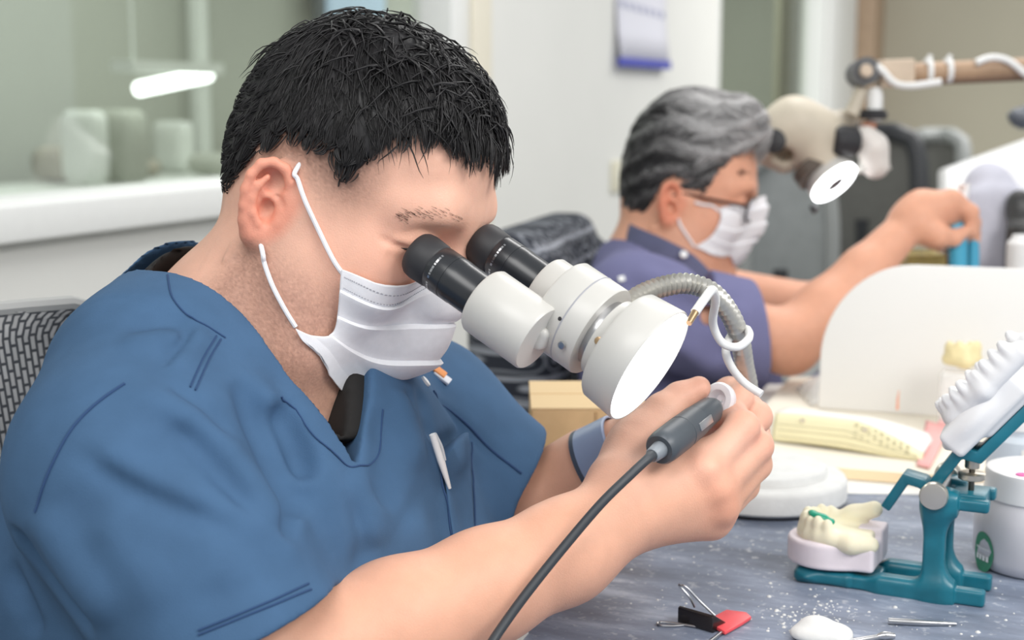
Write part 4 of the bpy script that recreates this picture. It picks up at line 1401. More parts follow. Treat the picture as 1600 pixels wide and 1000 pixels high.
# ------------------------------------------------------------------ chairs
def mesh_mat(name, light, dark, sx, sz, off=.5, mortar=.35):
    """woven chair mesh: short threads with dark gaps"""
    m = mat(name, light, rough=.75)
    nt = m.node_tree; N = nt.nodes; L = nt.links; b = N['Principled BSDF']
    tc = N.new('ShaderNodeTexCoord'); sp = N.new('ShaderNodeSeparateXYZ'); cb_ = N.new('ShaderNodeCombineXYZ')
    L.new(tc.outputs['Object'], sp.inputs[0]); L.new(sp.outputs['Z'], cb_.inputs['X']); L.new(sp.outputs['Y'], cb_.inputs['Y'])
    br = N.new('ShaderNodeTexBrick'); br.offset = off
    br.inputs['Color1'].default_value = (*light, 1); br.inputs['Color2'].default_value = (*[x * .86 for x in light], 1); br.inputs['Mortar'].default_value = (*dark, 1)
    br.inputs['Scale'].default_value = 1; br.inputs['Brick Width'].default_value = sz; br.inputs['Row Height'].default_value = sx
    br.inputs['Mortar Size'].default_value = sx * mortar; br.inputs['Mortar Smooth'].default_value = .4
    L.new(cb_.outputs[0], br.inputs['Vector']); L.new(br.outputs['Color'], b.inputs['Base Color'])
    bp = N.new('ShaderNodeBump'); bp.inputs['Strength'].default_value = .5; bp.inputs['Distance'].default_value = .001; bp.invert = True
    L.new(br.outputs['Fac'], bp.inputs['Height']); L.new(bp.outputs[0], b.inputs['Normal'])
    return m


m_plastic = mat('dark_chair_plastic', lin(48, 50, 54), rough=.45)
m_chrome = mat('chair_metal', lin(170, 172, 175), rough=.3, metal=1)


def back_panel(w, h, curve, th, seg=(16, 20), rnd=.5, pw=3.0):
    """a curved panel: local x forward, y sideways, z up from its foot"""
    P = []
    for i in range(seg[1] + 1):
        t = i / seg[1]
        z = h * t
        e = (1 - abs(2 * t - 1) ** pw) ** (1 / pw) if rnd else 1
        ww = w / 2 * (1 - rnd + rnd * e)
        P.append([(-curve * (1 - (2 * j / seg[0] - 1) ** 2) + .03 * math.sin(t * PI * .9), ww * (2 * j / seg[0] - 1), z) for j in range(seg[0] + 1)])
    return np.array(P)


def office_chair(name, label, loc, ang, w, h, z0, m_back, m_edge, seat=True, group=None, tilt=.12, rim=.016, lower=None, base=True, cat='chair'):
    t = thing(name, label, cat, (loc[0], loc[1], 0), group)
    R = rotz(ang); o = V(loc[0], loc[1], 0)
    Wd = lambda p: np.asarray(p) @ R.T + o
    P = back_panel(w, h, .045, .01); P[..., 0] -= P[..., 2] * tilt; P[..., 2] += z0
    mb = MB(); mb.grid(Wd(P))
    mb.build('backrest', m_back, t, solid=.012)
    ring = np.concatenate([P[0, ::2], P[1:-1:1, -1], P[-1, ::-2], P[-2:0:-1, 0], P[0, :1]])
    mb = MB(); mb.tube(list(Wd(ring)), rim, 8); mb.build('back_frame', m_edge, t)
    if lower is not None:
        P2 = back_panel(w * 1.02, lower[0], .045, .01, rnd=.08); P2[..., 2] += lower[1]; P2[..., 0] += .012 - (P2[..., 2] - z0) * tilt
        mb = MB(); mb.grid(Wd(P2)); mb.build('lumbar_panel', lower[2], t, solid=.012)
    if seat:
        s = MB(); s.box(Wd(V(.27, 0, .46)), (.24, w * .52, .035), R, .03); s.build('seat', m_edge, t)
    mb = MB(); mb.tube([Wd(V(-.03, 0, z0 + h * .35)), Wd(V(-.05, 0, z0 - .02)), Wd(V(.0, 0, .44)), Wd(V(.2, 0, .42))], .022, 10, sub=5); mb.build('back_bracket', m_plastic, t)
    if base:
        mb = MB(); mb.lathe(Wd(V(.25, 0, .08)), UV, [(0, .035), (.18, .035), (.181, .022), (.35, .022)], 20); mb.build('gas_column', m_plastic, t)
        for k in range(5):
            a = k * 2 * PI / 5 + .3; e = V(.25 + .27 * math.cos(a), .27 * math.sin(a), .07)
            mb = MB(); mb.tube([Wd(V(.25, 0, .10)), Wd(e)], [.024, .015], 8); lg = mb.build('leg', m_plastic, t)
            mb = MB(); mb.lathe(Wd(e - V(0, 0, .0) + V(-.011 * math.sin(a), .011 * math.cos(a), -.045)), R @ V(math.sin(a), -math.cos(a), 0), [(0, .023), (.004, .025), (.018, .025), (.022, .023)], 16); mb.build('caster', m_plastic, lg)
    return t


# chair of the man in blue: two-tone woven mesh
m_mesh1 = mesh_mat('grey_woven_mesh', lin(184, 184, 184), lin(70, 73, 78), .0058, .0125, mortar=.24)
m_mesh2 = mesh_mat('pale_woven_mesh', lin(206, 206, 202), lin(116, 116, 114), .0042, .0085, mortar=.24)
ca_ = at(100, 482, 1.085)
office_chair('office_chair', 'office chair with a pale grey woven mesh back behind the man in blue', (-.745, ca_[1] - .10, 0), 0, .50, .50, ca_[2] - .50, m_mesh1, mat('pale_mesh_edge', lin(176, 176, 174), rough=.6), tilt=.04, rim=.006,
             lower=(.38, ca_[2] - .475, m_mesh2))
# three empty chairs far down the room
m_gf = mat('grey_chair_fabric', lin(132, 136, 136), rough=.85, noise=.05, nscale=30)
m_df = mat('dark_chair_mesh', lin(96, 96, 92), rough=.8, noise=.06, nscale=30)
m_gr = mat('grey_chair_shell', lin(140, 143, 142), rough=.6)
for px, pt, pb, wpx, d, an_, mk, me_, lb, rm in ((1232, 250, 452, 122, 3.5, math.radians(-50), m_gf, m_gr, 'grey fabric office chair beyond the face of the grey-haired man', .02),
                                                 (1352, 206, 420, 135, 4.5, math.radians(-80), m_df, m_plastic, 'dark office chair with a black frame behind the lit ring lamp', .03),
                                                 (1462, 212, 330, 76, 5.4, math.radians(-105), m_df, m_gr, 'small dark office chair with a grey rim against the beige wall', .03)):
    c = at(px, pt, d); zb_ = at(px, pb, d)[2]
    office_chair('office_chair', lb, (c[0], c[1]), an_, wpx / FPX * d / .8, max(.42, c[2] - zb_), min(zb_, c[2] - .42), mk, me_, tilt=.08, rim=rm)
# chair of the grey-haired man, a patterned dark blanket over its back
def blanket_mat():
    m = mat('patterned_blanket', lin(42, 46, 56), rough=.95)
    nt = m.node_tree; N = nt.nodes; L = nt.links; b = N['Principled BSDF']
    tc = N.new('ShaderNodeTexCoord'); sp = N.new('ShaderNodeSeparateXYZ'); cb_ = N.new('ShaderNodeCombineXYZ')
    L.new(tc.outputs['Object'], sp.inputs[0]); L.new(sp.outputs['Y'], cb_.inputs['X']); L.new(sp.outputs['Z'], cb_.inputs['Y'])
    vo = N.new('ShaderNodeTexVoronoi'); vo.voronoi_dimensions = '2D'; vo.inputs['Scale'].default_value = 26; vo.inputs['Randomness'].default_value = .25
    wv = N.new('ShaderNodeTexWave'); wv.inputs['Scale'].default_value = 9; wv.bands_direction = 'Y'; wv.inputs['Distortion'].default_value = 1.0; wv.inputs['Detail Scale'].default_value = 4
    L.new(cb_.outputs[0], vo.inputs['Vector']); L.new(cb_.outputs[0], wv.inputs['Vector'])
    r1 = N.new('ShaderNodeValToRGB'); e = r1.color_ramp.elements
    e[0].position = .10; e[0].color = (1, 1, 1, 1); e[1].position = .16; e[1].color = (0, 0, 0, 1)
    x = e.new(.34); x.color = (0, 0, 0, 1); x = e.new(.40); x.color = (.8, .8, .8, 1); x = e.new(.46); x.color = (0, 0, 0, 1)
    L.new(vo.outputs['Distance'], r1.inputs[0])
    r2 = N.new('ShaderNodeValToRGB'); e = r2.color_ramp.elements; e[0].position = .9; e[0].color = (0, 0, 0, 1); e[1].position = .95; e[1].color = (1, 1, 1, 1)
    L.new(wv.outputs['Fac'], r2.inputs[0])
    mx0 = N.new('ShaderNodeMath'); mx0.operation = 'MAXIMUM'; L.new(r1.outputs[0], mx0.inputs[0]); L.new(r2.outputs[0], mx0.inputs[1])
    mx = N.new('ShaderNodeMix'); mx.data_type = 'RGBA'; mx.inputs[6].default_value = (*lin(40, 44, 54), 1); mx.inputs[7].default_value = (*lin(150, 154, 162), 1)
    L.new(mx0.outputs[0], mx.inputs[0]); L.new(mx.outputs[2], b.inputs['Base Color'])
    return m


cN, cF = at(800, 412, 1.80), at(975, 352, 2.15)
xc = (cN[0] + cF[0]) / 2 - .068; yc = (cN[1] + cF[1]) / 2 + .19; wc = abs(cF[1] - cN[1]) * .98
ch2 = office_chair('office_chair', 'dark office chair of the grey-haired man, mostly covered by a blanket', (xc, yc), math.radians(8), wc, .52, cF[2] - .55, m_plastic, m_plastic, tilt=.06, rim=.018)
bl = SDF(); ang2 = math.radians(8); RB = rotz(ang2); oB = V(xc, yc, 0)
B_ = lambda x, y, z: oB + RB @ V(x, y, z)
zt = cF[2] - .006
bl.box(B_(-.055, -.02, zt - .26), (.050, wc / 2 + .03, .27), R=RB, rnd=.035, k=.02)
bl.box(B_(-.02, -wc * .42, zt - .34), (.050, .08, .30), R=RB, rnd=.04, k=.06)
for k in range(7):
    y = -wc / 2 + wc * k / 6
    bl.cone(B_(.0, y, zt - .05), B_(.004 + .01 * (k % 2), y + .02, zt - .5), .012, .020, k=.03)
sdf_bl = sdf_obj('blanket', bl, blanket_mat(), None, .006, 3)
tag(sdf_bl, 'dark navy blanket with a pale pattern draped over the chair behind the microscope', 'blanket')
# ------------------------------------------------------------------ things on the bench
m_plaster = mat('white_plaster', lin(218, 218, 216), rough=.9, noise=.04, nscale=60, bump=.3, bscale=300)
m_paper = mat('white_paper', lin(236, 234, 229), rough=.85)
m_board = mat('cream_board', lin(238, 230, 214), rough=.85)
m_edge = mat('board_edge', lin(240, 216, 178), rough=.9)
m_yellow = mat('yellow_form_paper', lin(240, 231, 192), rough=.85, noise=.02, nscale=30)
m_pink = mat('pink_paper', lin(240, 176, 172), rough=.85)
m_ink = mat('form_print', lin(196, 190, 160), rough=.9)
m_teal = mat('teal_enamel', lin(24, 106, 124), rough=.32, noise=.12, nscale=50, spec=.5)
m_cream = mat('cream_stone', lin(244, 236, 208), rough=.6, noise=.03, sss=.15, sssr=(.004, .003, .002))
m_pinkst = mat('pale_pink_stone', lin(234, 224, 230), rough=.7, noise=.03, bump=.15)
m_card = mat('cardboard', lin(204, 172, 128), rough=.85, noise=.05, nscale=60, bump=.1)
Z = TOP
# round plaster slab with a raised step
c = on_z(1190, 779, Z); rr = .0785
slabp = thing('plaster_turntable', 'round stepped white plaster slab on the bench behind the two hands', 'plaster slab', (c[0], c[1], Z))
mb = MB(); mb.lathe(c + V(0, 0, .003), UV, [(0, rr - .004), (.003, rr), (.018, rr), (.0215, rr - .002), (.023, rr - .006), (.0235, .058)], 72); mb.build('base_disc', m_plaster, slabp)
mb = MB(); mb.lathe(c + V(0, 0, .0265), UV, [(0, .060), (.005, .0595), (.0072, .058), (.008, .054)], 64); mb.build('raised_step', m_plaster, slabp)
mb = MB(); mb.lathe(c, UV, [(0, rr - .006), (.003, rr - .004)], 64); mb.build('dark_underside', m_rubber, slabp)
# cardboard box
q0, q1 = at(830, 640, 1.235), at(1012, 636, 1.235)
zt = q0[2]; ax_ = nrm(V(q1[0] - q0[0], q1[1] - q0[1], 0)); ay_ = np.cross(UV, ax_); wb = np.linalg.norm((q1 - q0)[:2])
RBX = np.stack([ax_, ay_, UV], 1)
hb = zt - Z
cb = V(*(q0[:2] + ax_[:2] * wb / 2 + ay_[:2] * .06), Z)
bx = thing('cardboard_box', 'brown cardboard box on the bench behind the white ring light', 'box', cb)
mb = MB(); mb.box(cb + V(0, 0, hb / 2 + .0005), (wb / 2, .06, hb / 2 - .0005), RBX, .0015); mb.build('carton', m_card, bx)
mb = MB(); mb.box(cb + V(0, 0, hb + .0008) - ay_ * .031, (wb / 2, .0292, .0008), RBX); mb.box(cb + V(0, 0, hb + .0008) + ay_ * .031, (wb / 2, .0292, .0008), RBX); mb.build('top_flap', mat('cardboard_light', lin(222, 194, 150), rough=.85), bx)
mb = MB(); mb.box(cb + V(0, 0, hb * .62) - ay_ * .0603 + ax_ * .006, (.0012, .0004, hb * .36), RBX); mb.build('corner_crease', mat('cardboard_crease', lin(184, 152, 110), rough=.9), bx)
# sheets and boards
def flat(name, corners, z, th, m, label, cat, edge=None):
    P = [on_z(x, y, z)[:2] for x, y in corners]
    mb = MB(); n = len(P)
    mb.prism([tuple(p) for p in P], np.eye(3), (0, 0, z - th / 2), th)
    if edge is not None: mb.mi = [1, 0] + [1] * n
    o = mb.build(name, [m] if edge is None else [m, edge], None, smooth=False)
    return tag(o, label, cat)


flat('paper_sheet', ((1050, 766), (1450, 772), (1700, 770), (1640, 600), (1200, 600)), Z + .0012, .001, m_paper, 'white paper sheet lying flat on the bench under the cream board', 'paper')
flat('cream_board', ((1120, 716), (1446, 742), (1640, 730), (1560, 600), (1236, 588)), Z + .0125, .0105, m_board, 'cream board with a tan edge under the curled yellow form', 'board', m_edge)
# curled yellow form on top of the board: its near edge rises, its right end rolls up
zb = Z + .0132
A, B_, C_, D_ = on_z(1206, 690, zb), on_z(1440, 722, zb), on_z(1500, 640, zb), on_z(1285, 612, zb)
back_ = nrm((D_ - A) + (C_ - B_))
def form(lift, v0=0.0, v1=1.0, n=28):
    """section: the near flap stands up steeply, then the sheet runs back over the board"""
    P = []
    for i in range(n + 1):
        u = i / n; row = []; hh = .034 * (1 - .86 * max(0, (u - .55) / .45) ** 1.3) * (1 - .25 * (1 - u))
        for j in range(15):
            v = v0 + (v1 - v0) * j / 14
            base = A * (1 - u) + B_ * u
            if v < .5:
                s = v / .5; dp = .016 * s ** 1.6 + .004 * (1 - s) * u; z = hh * math.sin(s * PI / 2) ** .9
            else:
                s = (v - .5) / .5; dp = .016 + .085 * s; z = hh * (1 - .45 * s ** 1.5)
            row.append(base + back_ * dp + V(0, 0, .0012 + z + .0015 * math.sin(5 * u + 2 * v)) + (UV * .3 - back_) * lift)
        P.append(row)
    return np.array(P)
fo = thing('order_form', 'pale yellow printed form curling up on the cream board', 'form', A)
mb = MB(); mb.grid(form(0, .48, 1)); mb.build('white_page', m_paper, fo, solid=.0008)
P = form(.0, 0, .48)
mb = MB(); mb.grid(P); sheet_y = mb.build('form_sheet', m_yellow, fo, solid=.0008)
mb = MB()
Pn = form(.0009, 0, .48)
def uv(u, v):
    i = u * 28; j = v * 14; a, b = int(min(i, 27)), int(min(j, 13)); fu, fv = i - a, j - b
    return (Pn[a, b] * (1 - fu) + Pn[a + 1, b] * fu) * (1 - fv) + (Pn[a, b + 1] * (1 - fu) + Pn[a + 1, b + 1] * fu) * fv
for r in range(7):
    v = .30 + .085 * r
    for k in range(9):
        u = .55 + .042 * k
        if (r * 5 + k) % 4 == 3: continue
        mb.tube([uv(u, v), uv(u + .028, v)], .00045, 4)
for k in range(3): mb.tube([uv(.04, .12 + .16 * k), uv(.5, .12 + .16 * k), uv(.97, .12 + .16 * k)], .00035, 4)
mb.build('printed_lines', m_ink, sheet_y)
for u in (.20, .62):
    c = uv(u, .62); mb = MB(); mb.lathe(c, nrm(UV * .5 - back_), [(-.0004, .0030), (.0006, .0030)], 18); mb.build('punched_hole', mat('hole_shadow', lin(206, 196, 172), rough=.9), sheet_y)
# pink slip at the right end, white slips behind
P2 = [on_z(1432, 728, Z + .0136), on_z(1452, 733, Z + .0136), on_z(1480, 682, Z + .0136), on_z(1446, 672, Z + .0136)]
mb = MB(); G = np.array([[(P2[0] * (1 - u) + P2[1] * u) * (1 - v) + (P2[3] * (1 - u) + P2[2] * u) * v + V(0, 0, .001 + .010 * v * v) for v in np.linspace(0, 1, 9)] for u in np.linspace(0, 1, 5)])
mb.grid(G); tag(mb.build('pink_slip', m_pink, None, solid=.0008), 'pink paper slip sticking out at the right end of the yellow form', 'paper')
flat('pink_card', ((1462, 665), (1520, 664), (1512, 652), (1470, 653)), Z + .0225, .008, m_pink, 'small pink card under the white plaster arch', 'card')
# clear bags
m_bag = bpy.data.materials.new('clear_plastic'); m_bag.use_nodes = True
nt = m_bag.node_tree; bb = nt.nodes['Principled BSDF']; bb.inputs['Base Color'].default_value = (1, .99, .97, 1); bb.inputs['Roughness'].default_value = .15; bb.inputs['Alpha'].default_value = .42
def bag(name, c, w, d, h, seed, label, n=22):
    r = np.random.default_rng(seed); ph = r.uniform(0, 6, 8)
    top = []; 
    for i in range(n + 1):
        row = []
        for j in range(n + 1):
            u, v = 2 * i / n - 1, 2 * j / n - 1
            e = max(0, (1 - u * u) * (1 - v * v)) ** .6
            f = .5 + .25 * math.sin(5 * u + ph[0] + 2 * v) + .18 * math.sin(9 * v + ph[1] - 4 * u) + .12 * math.sin(17 * u + ph[2]) * math.sin(13 * v + ph[3])
            row.append(V(c[0], c[1], c[2]) + RV * (u * w) + V(FV[0], FV[1], 0) * (v * d) + V(0, 0, .002 + h * e * (.5 + .6 * f)))
        top.append(row)
    mb = MB(); mb.grid(np.array(top)); o = mb.build(name, m_bag, None, angle=80, solid=.0006)
    return tag(o, label, 'bag')
bag('plastic_bag', on_z(1330, 622, Z + .013) , .060, .050, .042, 3, 'crumpled clear plastic bag behind the yellow form')
bag('plastic_bag', on_z(1478, 632, Z + .013), .038, .045, .034, 5, 'crumpled clear plastic bag with an orange mark beside the white plaster arch')
ob = on_z(1402, 640, Z + .03)
mb = MB(); mb.tube([ob, ob + V(0, 0, .012), ob + V(.001, 0, .022)], [.0016, .0012, .0004], 8); tag(mb.build('orange_pin', mat('orange_plastic', lin(240, 170, 140), rough=.5)), 'tiny orange pin standing between the clear bags', 'pin')
# tooth model in a bag against the shield
tm = SDF(); tc_ = at(1503, 552, 1.56)
for k in range(7):
    a = -1.2 + 2.4 * k / 6
    tm.ell(tc_ + cdir(.016 * math.sin(a), .006 - .004 * (k % 2), -.012 * math.cos(a)), (.0055, .005, .008), k=.003)
tm.chain([tc_ + cdir(-.015, -.006, 0), tc_ + cdir(0, -.008, -.012), tc_ + cdir(.015, -.006, 0)], [.007, .008, .007], k=.006)
tmo = sdf_obj('tooth_model', tm, mat('ivory_resin', lin(238, 222, 172), rough=.5, noise=.05), None, .0014); tag(tmo, 'small yellowish tooth model in front of the white shield', 'tooth model')
# rest it on a clear stand-up bag
mb = MB(); mb.box(tc_ + cdir(0, -.016, 0) - V(0, 0, .5 * (tc_[2] - .018 - Z)), (.022, .018, .5 * (tc_[2] - .018 - Z) - .003), None, .006)
tag(mb.build('clear_carton', m_bag), 'clear carton under the yellowish tooth model', 'carton')
# white shields
def shield(name, label, x0, y0, d0, width, ztop, zbot, ang, rad, th=.006, lean=.0):
    """a plate with a big rounded upper corner standing on the bench"""
    o = at(x0, y0, d0); hgt = ztop - zbot
    ex = V(math.cos(ang), math.sin(ang), 0); ez = nrm(V(-math.sin(ang) * lean, math.cos(ang) * lean, 1)); ey = np.cross(ez, ex)
    pts = [(0, 0), (width, 0), (width, hgt)]
    for k in range(19):
        a = PI / 2 + PI / 2 * k / 18
        pts.append((rad[0] + rad[0] * math.cos(a), hgt - rad[1] + rad[1] * math.sin(a)))
    mb = MB(); mb.prism(pts, np.stack([ex, ez, ey], 1), V(o[0], o[1], zbot), th)
    ob_ = mb.build(name, m_paper2, None, angle=30, bev=.0015)
    return tag(ob_, label, 'shield')
m_paper2 = mat('white_shield', lin(238, 236, 233), rough=.5)
shield('dust_shield', 'big white shield with a rounded corner standing across the bench', 1283, 520, 1.66, .50, at(1400, 404, 1.68)[2], Z + .0136, math.radians(4), (.105, .115), lean=.02)
# plaster jar with lid
jc = on_z(1617, 884, Z)
jar = thing('plaster_jar', 'round plastic jar of white powder with a white lid at the right edge', 'jar', jc)
m_jar = mat('frosted_jar', lin(208, 206, 212), rough=.3, noise=.02, sss=.1, sssr=(.01, .01, .01))
R_j = .0485; zl = at(1540, 748, 1.10)[2] - Z
mb = MB(); mb.lathe(jc, UV, [(0, R_j - .009), (.002, R_j - .005), (.012, R_j), (.040, R_j), (.052, R_j - .003), (zl - .024, .0415), (zl - .020, .040), (zl - .012, .038)], 64); mb.build('jar_body', m_jar, jar)
mb = MB(); mb.lathe(jc, UV, [(zl - .023, .0400), (zl - .0225, .0425), (zl - .004, .0420), (zl - .001, .0408), (zl, .038), (zl, .030)], 64); mb.build('lid', mat('white_lid', lin(244, 243, 244), rough=.3), jar)
def on_jar(px, py, r):
    dr = cdir((px - 800) / FPX, (500 - py) / FPX, 1.0); o = CAM - jc
    a = dr[0] ** 2 + dr[1] ** 2; b = 2 * (o[0] * dr[0] + o[1] * dr[1]); cc = o[0] ** 2 + o[1] ** 2 - r * r
    t = (-b - math.sqrt(max(b * b - 4 * a * cc, 0))) / (2 * a); p = CAM + dr * t; return p, nrm(V(p[0] - jc[0], p[1] - jc[1], 0))
p_, n_ = on_jar(1536, 862, R_j)
RL = np.stack([np.cross(UV, n_), UV, n_], 1)
def curved_patch(w, h, lift, shape='ellipse', du=0, dv=0):
    vs_ = []; a0 = math.atan2(n_[1], n_[0])
    pts = [(w * math.cos(a), h * math.sin(a)) for a in np.linspace(0, 2 * PI, 33)[:-1]] if shape == 'ellipse' else [(-w, -h), (-w / 3, -h), (w / 3, -h), (w, -h), (w, h), (w / 3, h), (-w / 3, h), (-w, h)]
    for x, y in pts:
        a = a0 + (x + du) / R_j; vs_.append((jc[0] + (R_j + lift) * math.cos(a), jc[1] + (R_j + lift) * math.sin(a), p_[2] + y + dv))
    return vs_
mb = MB(); v_ = curved_patch(.0125, .0165, .0006); mb.add(v_, [tuple(range(len(v_)))]); lab = mb.build('round_label', mat('green_label', lin(52, 138, 104), rough=.5), jar)
mb = MB()
for r_, (dv, hh, n) in enumerate(((.003, .0009, 9), (-.0045, .0021, 4))):
    for k in range(n):
        u = (k - (n - 1) / 2) * (.0019 if n == 9 else .0042)
        v_ = curved_patch(.0006 if n == 9 else .0015, hh, .0010, 'rect', u, dv); mb.add(v_, [tuple(range(len(v_)))])
        if n == 4:
            v_ = curved_patch(.0004, hh * .45, .0013, 'rect', u + .0004, dv + .0003)
mb.build('label_print', m_white, lab)
mk, _ = on_jar(1597, 758, .032)
mb = MB(); mb.lathe(V(mk[0], mk[1], jc[2] + zl), UV, [(0, .0055), (.0008, .005)], 20); mb.build('pink_mark', mat('pink_ink', lin(226, 96, 168), rough=.6), jar)
# clear container behind the jar
k0 = on_z(1588, 800, Z)
ctn = thing('clear_container', 'pale clear plastic container with a white label behind the jar', 'container', k0)
m_blueb = mat('pale_blue_plastic', lin(220, 230, 240), rough=.25, alpha=.8)
hk = at(1588, 682, 1.24)[2] - Z
mb = MB(); mb.lathe(k0, UV, [(0, .026), (.003, .029), (hk * .86, .029), (hk * .92, .024), (hk, .024)], 40); mb.build('container_body', m_blueb, ctn)
mb = MB(); mb.lathe(k0, UV, [(hk - .001, .0255), (hk + .012, .0255), (hk + .014, .023)], 40); mb.build('screw_cap', m_white, ctn)
aa = math.atan2((CAM - k0)[1], (CAM - k0)[0]) + .55
mb = MB(); v_ = [(k0[0] + .0297 * math.cos(aa + s), k0[1] + .0297 * math.sin(aa + s), Z + z) for z in (.035, hk * .8) for s in np.linspace(-.5, .5, 9)]
mb.add(v_, [(i, i + 1, i + 10, i + 9) for i in range(8)]); mb.build('paper_label', m_paper, ctn)
# ------------------------------------------------------------------ articulator
A0, A1 = on_z(1240, 908, Z), on_z(1515, 948, Z)
au = nrm(A1 - A0); av = np.cross(UV, au)           # away from the camera
AR = np.stack([au, UV, -av], 1)
def art(px, py, v=0.0):
    """photo point on the upright plane v metres behind the near side -> (along, up)"""
    dr = cdir((px - 800) / FPX, (500 - py) / FPX, 1.0)
    t = ((A0 + av * v - CAM) @ av) / (dr @ av); p = CAM + dr * t - A0
    return (p @ au, p[2])
def AP(u, v, w): return A0 + au * u + av * v + UV * w
ar = thing('articulator', 'teal metal jaw articulator on the bench in front of the jar', 'articulator', AP(.06, .02, 0))
def plate(name, px_pts, v, th, m=m_teal, bev=.0012, parent=None):
    pts = [art(x, y, v - th / 2) for x, y in px_pts]
    mb = MB(); mb.prism(pts, AR, AP(0, v, 0), th)
    return mb.build(name, m, parent or ar, bev=bev)
L_ = np.linalg.norm(A1 - A0)
def frame_side(v, name):
    s = SDF()
    T = lambda px, py: (lambda q: AP(q[0], v, max(q[1], .0045)))(art(px, py, v - .005) if v < .02 else art(px, py, .0))
    lo_w = .0050
    s.box(AP(.066, v, lo_w), (.036, .005, .0050), R=np.stack([au, av, UV], 1), rnd=.002, k=.002)
    pu = art(1456, 900)[0]
    s.box(AP(pu, v, .040), (.0080, .0055, .040), R=np.stack([au, av, UV], 1), rnd=.0025, k=.004)
    s.box(AP(pu + .022, v, .006), (.016, .0055, .0060), R=np.stack([au, av, UV], 1), rnd=.002, k=.022)
    s.box(AP(pu - .020, v, .006), (.020, .0050, .0060), R=np.stack([au, av, UV], 1), rnd=.002, k=.012)
    s.box(AP(pu + .018, v, .076), (.020, .0055, .0045), R=np.stack([au, av, UV], 1), rnd=.002, k=.026)
    return sdf_obj(name, s, m_teal, ar, .0010, 2)
frame_side(.0055, 'side_frame'); frame_side(.044, 'side_frame')
s = SDF(); s.box(AP(.022, .025, .0055), (.022, .026, .0052), R=np.stack([au, av, UV], 1), rnd=.004, k=.004)
s.ell(AP(.010, .025, .0055), (.012, .030, .0050), R=np.stack([au, av, UV], 1), k=.006)
s.box(AP(.052, .025, .0050), (.012, .024, .0048), R=np.stack([au, av, UV], 1), rnd=.002, k=.004)
sdf_obj('front_plate', s, m_teal, ar, .0011, 2)
pu = art(1456, 900)[0]; pz = art(1456, 770)[1]
mb = MB(); mb.lathe(AP(pu, -.006, pz), av, [(0, .0060), (.062, .0060)], 24); mb.build('hinge_pin', m_steel, ar)
for v0, sg in ((-.004, -1), (.054, 1)):
    mb = MB(); mb.lathe(AP(pu, v0, pz), av * sg, [(-.002, .0085), (0, .0100), (.006, .0104), (.0075, .0095), (.008, .006)], 32); mb.build('pivot_screw', mat('nickel', lin(206, 200, 190), rough=.3, metal=.85), ar)
# upper arm, thrown open: strap rising in a zigzag to the right, stop lever to the left
def strap(pts, v, wd, th, name):
    """a flat bar of width wd (across) and thickness th following a side-view path"""
    P = [np.array(art(x, y, .025)) for x, y in pts]
    out_t, out_b = [], []
    for i, p in enumerate(P):
        d0 = P[i] - P[i - 1] if i else P[1] - P[0]; d1 = P[i + 1] - P[i] if i < len(P) - 1 else d0
        n0 = V(-d0[1], d0[0]) / np.linalg.norm(d0); n1 = V(-d1[1], d1[0]) / np.linalg.norm(d1); n = (n0 + n1); n = n / np.linalg.norm(n); n = n / max(.5, n @ n0)
        out_t.append(p + n * th / 2); out_b.append(p - n * th / 2)
    poly = [tuple(x) for x in out_t] + [tuple(x) for x in out_b[::-1]]
    mb = MB(); mb.prism(poly, AR, AP(0, v, 0), wd); return mb.build(name, m_teal, ar, bev=.0012)
strap([(1455, 762), (1504, 700), (1534, 708), (1612, 632)], .025, .034, .0085, 'upper_arm')
strap([(1458, 768), (1444, 752), (1418, 744), (1386, 790)], .025, .020, .0075, 'stop_lever')
sb = art(1517, 770, .025)
mb = MB(); mb.box(AP(sb[0], .025, art(1517, 778, .025)[1]), (.0125, .016, .0062), np.stack([au, av, UV], 1), .0012); mb.build('screw_block', m_teal, ar)
mb = MB(); mb.lathe(AP(sb[0], .025, art(1517, 778, .025)[1]), UV, [(0, .0022), (.036, .0022)], 16); mb.build('stop_screw', mat('dark_steel', lin(110, 104, 96), rough=.35, metal=1), ar)
for zz, r_, h_ in ((art(1517, 748, .025)[1], .0100, .005), (art(1517, 731, .025)[1], .0055, .007)):
    mb = MB(); mb.lathe(AP(sb[0], .025, zz), UV, [(0, r_ * .9), (.0006, r_), (h_ - .0006, r_), (h_, r_ * .9)], 28); mb.build('thumb_nut', mat('nickel', lin(198, 190, 176), rough=.3, metal=.9), ar)
# lower cast: pink stone base with cream teeth and a spot of green wax
cm = AP(.022, .025, .0122)
RM = np.stack([au, av, UV], 1)
ca_st = thing('dental_cast', 'pale pink and cream dental cast with green wax on the teal base', 'dental cast', cm)
def CP(u, v, w): return cm + au * u + av * v + UV * w
s = SDF()
s.cyl(CP(-.004, 0, -.0004), CP(-.004, 0, .021), .029, rnd=.003, k=.004)
s.box(CP(.014, .0, .0105), (.024, .022, .0110), R=RM, rnd=.003, k=.008)
s.box(CP(.030, .014, .017), (.010, .012, .0130), R=RM, rnd=.002, k=.004)
s.ell(CP(.002, -.004, -.002), (.032, .026, .006), R=RM, k=.004)
s.half(CP(0, 0, 0), -UV)
sdf_obj('stone_base', s, m_pinkst, ca_st, .0010, 2)
s = SDF()
for k in range(9):
    a = PI * .62 + PI * .85 * k / 8
    p = CP(.004 + .0225 * math.cos(a) * 1.05, .0205 * math.sin(a), .031 + .0015 * (k % 2))
    s.ell(p, (.0050, .0046, .0085), R=RM, k=.0025)
s.chain([CP(.004 + .0225 * math.cos(a) * 1.0, .0195 * math.sin(a), .024) for a in np.linspace(PI * .62, PI * 1.5, 8)], [.0068] * 8, k=.004)
